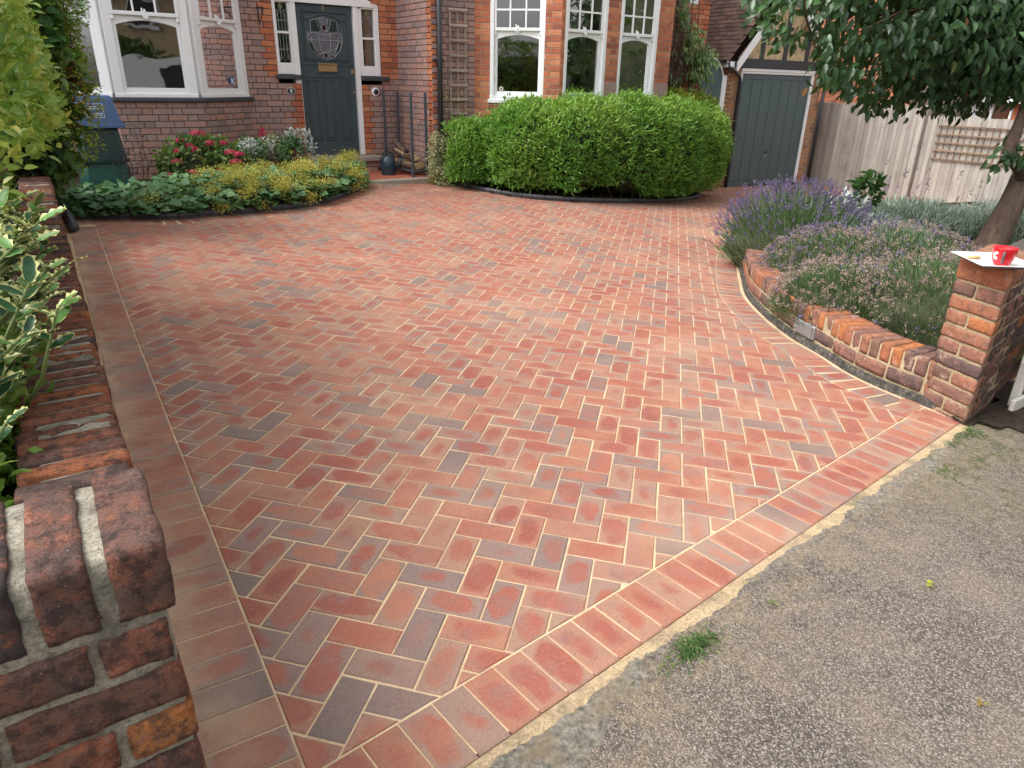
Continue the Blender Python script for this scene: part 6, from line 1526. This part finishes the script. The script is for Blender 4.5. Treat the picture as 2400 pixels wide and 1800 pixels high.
# ================================================================== ROPE-TOP EDGING
def rope_edging(name, label, path, h0, pitch=.30, r=.032):
    t = thing(name, label, 'edging', (path[0][0], path[0][1], G(*path[0])))
    P, T = resample(path, pitch)
    full = path; d = np.r_[0, np.cumsum(np.linalg.norm(np.diff(full, axis=0), axis=1))]
    for k in range(len(P)):
        s0, s1 = k*pitch+.003, min(d[-1], (k+1)*pitch-.003); ss_ = np.linspace(s0, s1, 25); mb = MB(); V = []; n = 12
        pts = [(float(np.interp(s, d, full[:, 0])), float(np.interp(s, d, full[:, 1]))) for s in ss_]
        for i, (s, p) in enumerate(zip(ss_, pts)):
            q0 = pts[max(0, i-1)]; q1 = pts[min(24, i+1)]; tx, ty = q1[0]-q0[0], q1[1]-q0[1]; L = math.hypot(tx, ty) or 1; nx_, ny_ = -ty/L, tx/L; z = G(*p)+h0
            for j in range(n):
                a = 2*math.pi*j/n; rr = r*(1+.16*math.cos(3*a-s*2*math.pi/.062*1.0)); V.append((p[0]+nx_*rr*math.cos(a), p[1]+ny_*rr*math.cos(a), z+rr*math.sin(a)))
        mb.add(V, [(i*n+j, i*n+(j+1) % n, (i+1)*n+(j+1) % n, (i+1)*n+j) for i in range(24) for j in range(n)]+[list(range(n))[::-1], list(range(24*n, 25*n))])
        a, b = pts[0], pts[-1]; 
        for i in range(24):
            q0, q1 = pts[i], pts[i+1]; tx, ty = q1[0]-q0[0], q1[1]-q0[1]; L = math.hypot(tx, ty) or 1; nx_, ny_ = -ty/L*.018, tx/L*.018; z0, z1 = G(*q0), G(*q1)
            mb.add([(q0[0]-nx_, q0[1]-ny_, z0-.05), (q1[0]-nx_, q1[1]-ny_, z1-.05), (q1[0]-nx_, q1[1]-ny_, z1+h0), (q0[0]-nx_, q0[1]-ny_, z0+h0), (q0[0]+nx_, q0[1]+ny_, z0-.05), (q1[0]+nx_, q1[1]+ny_, z1-.05), (q1[0]+nx_, q1[1]+ny_, z1+h0), (q0[0]+nx_, q0[1]+ny_, z0+h0)], [(0, 1, 2, 3), (5, 4, 7, 6)])
        mb.build('edging_tile', M['rope'], t, True)
rope_edging('rope_edging', 'charcoal rope-top edging curving round the foot of the big hedge', HBED[:-8], .035, r=.028)
rope_edging('rope_edging', 'charcoal rope-top edging along the front of the left flower bed', LBED, .035, r=.028)
e = thing('edging_end', 'short black edging post lying by the foot of the left wall', 'edging', (.19, 7.4, .2))
mb = MB(); mb.tube([(.225, 7.12, G(.2, 7.12)+.05), (.222, 7.14, G(.2, 7.14)+.05), (.215, 7.62, G(.2, 7.62)+.06)], [.038, .043, .043], 14); mb.build('clay_roll', M['rope'], e, True)

# ================================================================== THINGS BY THE HOUSE
def house_things():
    # wooden wall trellis
    t = thing('wall_trellis', 'narrow weathered wooden trellis on the wall between downpipe and bay', 'trellis', (5.35, 9.45, .6))
    for i, x in enumerate((5.232, 5.348, 5.468)):
        mb = MB(); mb.box(x-.013, x+.013, 9.462, 9.482, .35, 2.37, bev=.004, c=(rnd.random(),)*3); mb.build('upright', M['trellis'], t)
    for k in range(10):
        z = 2.355-k*.190; mb = MB(); mb.box(5.205, 5.495, 9.438, 9.461, z-.017, z+.017, bev=.007, c=(rnd.random(),)*3); mb.build('rung', M['trellis'], t)
    P, Nn = blob_points(26, (5.25, 9.42, 1.0), (.16, .04, .5), depth=.6); tw = thing('trellis_sprig', 'thin sprigs of variegated leaves climbing the wall trellis', 'climber', (5.3, 9.4, .2)); a = sprays(P, Nn, 3, .04, .022, .2, 1.1); leaves('foliage', tw, *a, tone(P, 3), L_eu)
    # log rack
    r = thing('log_rack', 'tall grey metal firewood rack with four open posts in the porch corner', 'rack', (4.74, 10.0, .17))
    for (x, y) in ((4.865, 10.48), (4.865, 9.56), (4.625, 10.44), (4.625, 9.53)):
        mb = MB(); mb.box(x-.017, x+.017, y-.017, y+.017, .172, 1.30, bev=.003); mb.build('post', M['rack'], r)
    for x in (4.865, 4.625): mb = MB(); mb.box(x-.014, x+.014, 9.55, 10.47, .235, .262, bev=.003); mb.build('side_rail', M['rack'], r)
    for y in (9.55, 10.45): mb = MB(); mb.box(4.64, 4.85, y-.012, y+.012, .235, .262, bev=.003); mb.build('cross_rail', M['rack'], r)
    # logs, each its own thing
    specs = [((4.70, 9.74, .325), .062, 'split log with orange heart lying lowest at the front of the rack', .30), ((4.81, 9.78, .32), .055, 'round log at the bottom right of the rack', .28), ((4.76, 9.80, .435), .060, 'pale round log on top of the front logs', .27), ((4.69, 10.02, .325), .052, 'split log standing out low in the middle of the rack', .25), ((4.80, 10.05, .40), .055, 'log resting across the middle of the pile', .26), ((4.67, 10.22, .33), .050, 'split log at the far end of the rack bottom', .24), ((4.70, 10.10, .46), .045, 'log tilted up on the pile behind the watering can', .28), ((4.80, 10.28, .50), .045, 'thin pale log topmost at the back of the pile', .28)]
    for i, (c, rad, lb, L) in enumerate(specs):
        o = thing('log', lb, 'log', c, 'firewood in the rack'); a = Vector((rnd.uniform(-.15, .15)*0+.22*(i % 3-1), 1, .10*(i-3) if i > 5 else .02)).normalized()
        b = a.cross(Vector((0, 0, 1))).normalized(); u = b.cross(a); n = 12; V = []; split = i % 2 == 0
        for s in (-.5, .5):
            for k in range(n):
                th = 2*math.pi*k/n; rr = rad*(1+.06*math.sin(3*th+i)); y_ = math.sin(th)
                if split and y_ > .25: y_ = .25
                V.append(Vector(c)+a*(L*s)+b*rr*math.cos(th)+u*rr*y_)
        mb = MB(); mb.add(V, [(k, (k+1) % n, n+(k+1) % n, n+k) for k in range(n)]); mb.build('bark', M['bark'], o, False)
        mb = MB(); mb.add([v+a*(.002 if j >= n else -.002) for j, v in enumerate(V)], [list(range(n))[::-1], list(range(n, 2*n))]); 
        if split: mb.add([V[k]+u*.0025 for k in (2, 4, n+4, n+2)], [(0, 1, 2, 3)])
        mb.build('cut_face', M['cutwood'], o)
    # watering can
    c0 = Vector((4.42, 9.93, .171)); w = thing('watering_can', 'dark navy metal watering can with arched handle beside the doorstep', 'watering can', tuple(c0))
    mb = MB(); mb.lathe([(0, 0), (.098, 0), (.104, .008), (.102, .02), (.110, .06), (.112, .13), (.109, .19), (.101, .205), (.090, .235), (.062, .27), (.05, .275), (.045, .268), (0, .262)], c0, 30); mb.lathe([(.113, .0), (.116, .006), (.113, .012)], c0+Vector((0, 0, .13)), 30); mb.build('body', M['can'], w, True)
    mb = MB(); mb.tube([c0+Vector(p) for p in ((.09, -.03, .06), (.15, -.05, .14), (.21, -.07, .25), (.245, -.085, .31))], [.020, .016, .012, .012], 10); mb.build('spout', M['can'], w, True)
    mb = MB(); ax = Vector((.55, -.2, .8)).normalized().to_track_quat('Z', 'Y').to_matrix(); mb.lathe([(.012, -.01), (.042, .035), (.044, .045), (.0, .052)], c0+Vector((.245, -.085, .31)), 16, ax=ax); mb.build('rose', M['black'], w, True)
    mb = MB(); mb.tube([c0+Vector((-.11*math.cos(t), .02, .19+.14*math.sin(t))) for t in np.linspace(-.15, math.pi+.15, 15)], .0085, 8); mb.build('handle', M['black'], w, True)
    # recycling boxes stacked upside down
    def boxthing(name, lb, z, mat, top, bot, h, cx=.70, cy=9.15, rot=.10):
        o = thing(name, lb, 'recycling box', (cx, cy, z), 'stacked recycling boxes')
        f = lambda a, b, c: (cx+a*math.cos(rot)-b*math.sin(rot), cy+a*math.sin(rot)+b*math.cos(rot), z+c)
        def ringp(w, d, r=.045, n=5):
            pts = []
            for (sx, sy, a0) in ((1, 1, 0), (-1, 1, 90), (-1, -1, 180), (1, -1, 270)):
                for k in range(n+1): a = math.radians(a0+90*k/n); pts.append((sx*(w/2-r)+r*math.cos(a), sy*(d/2-r)+r*math.sin(a)))
            return pts
        mb = MB(); levels = [(bot[0]+.035, bot[1]+.035, 0), (bot[0]+.035, bot[1]+.035, .03), (bot[0], bot[1], .034), (top[0]+.006, top[1]+.006, h-.03), (top[0]-.01, top[1]-.01, h-.006), (top[0]-.03, top[1]-.03, h)]
        V = []; n = 24
        for (w_, d_, zz) in levels: V += [f(x, y, zz) for x, y in ringp(w_, d_)]
        mb.add(V, [(i*n+j, i*n+(j+1) % n, (i+1)*n+(j+1) % n, (i+1)*n+j) for i in range(len(levels)-1) for j in range(n)]+[list(range(5*n, 6*n))])
        b = mb.build('body', mat, o, True)
        b.data.polygons.foreach_set('use_smooth', [False]*len(b.data.polygons))
        mb = MB(); k = .09
        for s in (-.9, .9): x0 = s*.16; mb.add([f(x0-.006, -bot[1]/2-.004, .04), f(x0+.006, -bot[1]/2-.004, .04), f(x0*.86+.006, -top[1]/2-.006, h-.03), f(x0*.86-.006, -top[1]/2-.006, h-.03)], [(0, 1, 2, 3)])
        mb.build('rib', mat, o)
        return o, f
    boxthing('recycling_box', 'bright green recycling box upside down at the bottom of the stack', G(.7, 9.1)+.045, M['green'], (.40, .32), (.50, .40), .30)
    boxthing('recycling_box', 'dark green recycling box upside down in the middle of the stack', .575, M['dgreen'], (.36, .30), (.44, .36), .35, .70)
    o, f = boxthing('recycling_box', 'blue recycling box upside down on top of the stack', .928, M['blue'], (.31, .28), (.43, .36), .32, .72)
    mb = MB(); y_ = lambda c: -.180+(c-.03)*.138-.006
    def bar(a0, a1, c0_, c1_): mb.add([f(a0, y_(c0_), c0_), f(a1, y_(c0_), c0_), f(a1, y_(c1_), c1_), f(a0, y_(c1_), c1_)], [(0, 1, 2, 3)])
    for a0, a1, c0_, c1_ in ((-.17, .05, .105, .109), (-.17, .05, .236, .240), (-.17, -.166, .105, .24), (.046, .05, .105, .24)): bar(a0, a1, c0_, c1_)
    mb.build('printed_frame', M['white'], o)
    mb = MB()
    for row, (c0_, x0, x1, hh) in enumerate(((.205, -.10, .0, .014), (.183, -.11, .01, .014), (.140, -.05, .035, .010), (.124, -.05, .035, .010), (.146, -.14, -.085, .006), (.122, -.12, -.10, .018))):
        x = x0
        while x < x1: w_ = rnd.uniform(.005, .010); bar(x, min(x1, x+w_), c0_, c0_+hh*rnd.uniform(.6, 1)); x += w_+.003
    k = mb.build('printed_text', M['white'], o); k['kind'] = 'stuff'
    # lid leaning on the bay
    ld = thing('box_lid', 'black plastic box lid leaning on the bay wall behind the hydrangea', 'lid', (1.88, 9.95, .4))
    fl = lambda a, b, c: (1.88+a, 9.86+c*.22+b, .36+c)
    mb = MB(); pts = [(-.19, 0), (.19, 0), (.21, .30), (.20, .38), (.17, .41), (-.17, .41), (-.20, .38), (-.21, .30)]
    mb.prism(pts, -.012, .012, fr=lambda x, z, y: fl(x, y, z)); mb.build('panel', M['black'], ld)
    for a, b, c, d in ((-.17, .17, .33, .345), (-.17, .17, .375, .39), (-.185, -.165, .05, .38), (.165, .185, .05, .38)): mb = MB(); mb.box(a, b, -.028, -.010, c, d, fr=fl, bev=.003); mb.build('rib', M['slate'], ld)
house_things()

# ================================================================== NEAR SMALL THINGS
def near_things():
    fr, L = PIERFR, PIERL
    # square tray, cup and biscuit
    C0 = Vector((3.895, 1.535, .702)); ang = math.radians(22)
    z = .7015
    # corners taken from where the tray lies on the pier
    cs = [Vector((3.88, 1.73, 0)), Vector((3.69, 1.49, 0)), Vector((3.90, 1.33, 0)), Vector((4.10, 1.57, 0))]
    t = thing('tray', 'square white tray with dark underside on top of the right pier', 'tray', (3.9, 1.53, z))
    cen = sum(cs, Vector())/4
    mb = MB(); V = []
    for s, h in ((.80, 0), (1.0, .016), (1.0, .020), (.97, .020), (.80, .007)): V += [tuple(cen+(c-cen)*s+Vector((0, 0, z+h))) for c in cs]
    F = [(k*4+i, k*4+(i+1) % 4, (k+1)*4+(i+1) % 4, (k+1)*4+i) for k in range(4) for i in range(4)]+[(3, 2, 1, 0), (16, 17, 18, 19)]
    mb.add(V, F); 
    for i in range(len(mb.M)): mb.M[i] = 1 if i < 4 or i == 16 else 0
    mb.build('dish', [M['tray'], M['trayside']], t)
    c = thing('cup', 'red cup with a white flower print standing on the white tray', 'cup', (3.83, 1.475, z+.008))
    cc = Vector((3.835, 1.470, z+.008)); prof = [(0, 0), (.026, 0), (.036, .008), (.047, .035), (.053, .082), (.0545, .086), (.052, .086), (.045, .035), (.034, .012), (0, .01)]
    mb = MB(); mb.lathe(prof, cc, 36); mb.build('bowl', M['red'], c, True)
    tocam = (Vector((CAM.x, CAM.y, 0))-Vector((cc.x, cc.y, 0))).normalized(); side = Vector((-tocam.y, tocam.x, 0))
    def R_(z_): return float(np.interp(z_, [0, .008, .035, .082], [.026, .036, .047, .053]))+.0008
    def onb(th, z_): d = tocam*math.cos(th)+side*math.sin(th); return cc+d*R_(z_)+Vector((0, 0, z_))
    sgn = 1 if side.dot(r2) < 0 else -1     # towards picture left
    mb = MB()
    for k in range(9):
        a = math.pi*(k/8.0)*1.15-.25; mb2 = []
        for tt in np.linspace(0, 2*math.pi, 9)[:-1]:
            rr = .0125+.0075*math.cos(tt); oo = .0042*math.sin(tt); u_, v_ = rr*math.sin(a)-oo*math.cos(a), rr*math.cos(a)+oo*math.sin(a)
            mb2.append(tuple(onb(sgn*(.62+u_*1.0/.05), .050+v_)))
        mb.add(mb2, [list(range(8))])
    mb.build('flower_print', M['tray'], c)
    mb = MB(); h = [onb(sgn*(.02+(.05)*0), .0)+Vector((0, 0, 0))]
    hp = [(0.0, .070, .001), (0.0, .074, .022), (-.0, .060, .031), (0.0, .040, .026), (0.0, .026, .010), (0, .020, .0)]
    th0 = sgn*-.02; d = tocam*math.cos(th0)+side*math.sin(th0)
    mb.tube([cc+d*(R_(z_)+o_)+Vector((0, 0, z_)) for _, z_, o_ in hp], .0058, 8); mb.build('handle', simple('grey_handle', (.10, .09, .10), .3), c, True)
    bi = thing('biscuit', 'broken golden biscuit on the left of the white tray', 'biscuit', (3.86, 1.62, z+.01)); mb = MB()
    for k, (x, y, a) in enumerate(((3.855, 1.62, .3), (3.875, 1.60, 1.2))):
        pl = [(x+.026*math.cos(a+tt)*(1+.2*math.sin(3*tt+k)), y+.015*math.sin(a+tt)) for tt in np.linspace(0, 2*math.pi, 9)[:-1]]; mb2 = MB(); mb2.prism(pl, z+.008+k*.006, z+.016+k*.006); mb2.build('biscuit_piece', M['crumb'], bi)
    # pale wooden frame standing by the pier
    s = thing('wooden_frame', 'pale painted slatted wooden frame standing by the pier at the picture edge', 'frame', (4.3, 1.4, -.15))
    for p in ((4.41, 1.42), (4.85, 1.40)): mb = MB(); mb.box(p[0]-.02, p[0]+.02, p[1]-.022, p[1]+.022, -.19, .60, bev=.004, c=(rnd.random(),)*3); mb.build('post', M['palewood'], s)
    for z_, x0 in ((.50, 4.22), (.18, 4.25), (-.13, 4.285)): mb = MB(); mb.box(x0, 5.0, 1.372, 1.397, z_-.045, z_+.045, bev=.006, c=(rnd.random(),)*3); mb.build('slat', M['palewood'], s)
    # weeds, fallen leaves
    Lg = leafmat('weed_leaf', [(0, (.03, .09, .02)), (.6, (.07, .16, .04)), (1, (.28, .33, .09))], .6, .3)
    wd = thing('grass_tuft', 'sprawling green weed tuft growing at the edge of the threshold course', 'weed', (1.35, 1.04, -.05))
    n = 380; th = nr.random(n)*2*math.pi; rr = np.abs(nr.normal(size=n)); x = 1.35+.070*rr*np.cos(th); y = 1.04+.022*rr*np.sin(th)-.03+.10*(x-1.35)-.3*(x-1.34)*(x<1.34)*0; P = np.stack([x, y, [-.0415*a+.0099*b+.002+.012*rnd.random() for a, b in zip(x, y)]], 1)
    D = np.stack([np.cos(th)+nr.normal(size=n)*.5, np.sin(th)+nr.normal(size=n)*.5-.35, .08*nr.random(n)], 1); leaves('foliage', wd, P, D, np.tile([[0, 0, 1.]], (n, 1))+nr.normal(size=(n, 3))*.3,   .022*(.5+.9*nr.random(n)), .005*np.ones(n), nr.random(n), Lg)
    wd = thing('moss_patch', 'low moss and weeds on the ground in front of the brick pier', 'weeds', (3.75, 1.25, -.15)); 
    n = 1500; x = 3.15+nr.random(n)*.85; y = .935+.1335*x-.05-np.abs(nr.normal(size=n))*.10; P = np.stack([x, y, [G(a, b)+.002 for a, b in zip(x, y)]], 1); keep = (lump(P, 14)+nr.normal(size=n)*.2) > .25; P = P[keep]; n = len(P)
    o = leaves('foliage', wd, P, nr.normal(size=(n, 3))*np.array([1, 1, .3])+np.array([0, 0, .35]), np.tile([[0, 0, 1.]], (n, 1)), .016*(.5+nr.random(n)), .006*np.ones(n), nr.random(n), Lg)
    for (x, y, lb, mat, sz) in ((2.29, .81, 'small yellow fallen leaf on the asphalt', L_gold, .035), (1.89, .45, 'small brown fallen leaf near the bottom right of the asphalt', L_rust, .03), (1.72, 1.02, 'green sprout in the sand beside the threshold bricks', Lg, .03)):
        f_ = thing('fallen_leaf' if 'fallen' in lb else 'sprout', lb, 'leaf' if 'fallen' in lb else 'weed', (x, y, G(x, y))); n = 5
        P = np.array([[x+rnd.uniform(-.01, .01), y+rnd.uniform(-.01, .01), G(x, y)+.006+.002*k] for k in range(n)]); th = nr.random(n)*6.28
        o = leaves('blade', f_, P, np.stack([np.cos(th), np.sin(th), .15*np.ones(n)], 1), np.tile([[0, 0, 1.]], (n, 1)), sz*.7*(.5+.5*nr.random(n)), sz*.35*np.ones(n), .5+.5*nr.random(n), mat, 'o'); del o['kind']
    # litter and debris scattered on bed soil
    Lt = thing('bed_litter', 'dry leaves and twigs scattered on the bed soil', 'leaf litter', (7, 8, -.1)); Lt['kind'] = 'stuff'
    P = []
    for k in range(700):
        i = rnd.randrange(len(HBED)-1); p = HBED[i]; P.append((p[0]+(7.6-p[0])*rnd.random()*.2, p[1]+.03+rnd.random()*.3, 0))
        i = rnd.randrange(len(LBED)-1); p = LBED[i]; P.append((p[0], p[1]+.05+rnd.random()*.3, 0))
    P = np.array(P); P[:, 2] = [G(a, b)+.05 for a, b, _ in P]; n = len(P); leaves('leaf_litter', Lt, P, nr.normal(size=(n, 3))*np.array([1, 1, .2]), np.tile([[0, 0, 1.]], (n, 1))+nr.normal(size=(n, 3))*.3, .035*np.ones(n), .016*np.ones(n), nr.random(n), L_rust)
near_things()

# white van across the road (seen in the left bay's glass)
def van():
    v = thing('parked_van', 'white panel van parked across the road, seen reflected in the left bay', 'van', (4.5, -8.8, -.3))
    f = lambda a, b, c: (4.5+a, -8.8+b, -.35+c)
    sec = [(-2.6, .35), (2.5, .35), (2.62, .9), (2.35, 1.15), (1.75, 1.3), (1.15, 2.1), (.7, 2.3), (-2.55, 2.3), (-2.65, 1.9)]
    mb = MB(); mb.prism(sec, -.95, .95, fr=lambda x, z, y: f(x, y, z)); mb.build('body', M['white'], v)
    mb = MB(); mb.prism([(1.05, 1.35), (1.66, 1.35), (1.10, 2.02), (1.0, 2.02)], .951, .962, fr=lambda x, z, y: f(x, y, z)); mb.build('side_window', M['room'], v)
    mb = MB(); mb.prism([(-.1, 1.35), (.98, 1.35), (.98, 2.02), (-.1, 2.02)], .951, .962, fr=lambda x, z, y: f(x, y, z)); mb.build('side_window', M['room'], v)
    for x in (-1.6, 1.6): mb = MB(); mb.lathe([(0, -.12), (.33, -.12), (.34, 0), (.33, .1), (0, .1)], f(x, .9, .34), 20, ax=Matrix.Rotation(math.pi/2, 3, 'X')); mb.build('wheel', M['black'], v)
van()
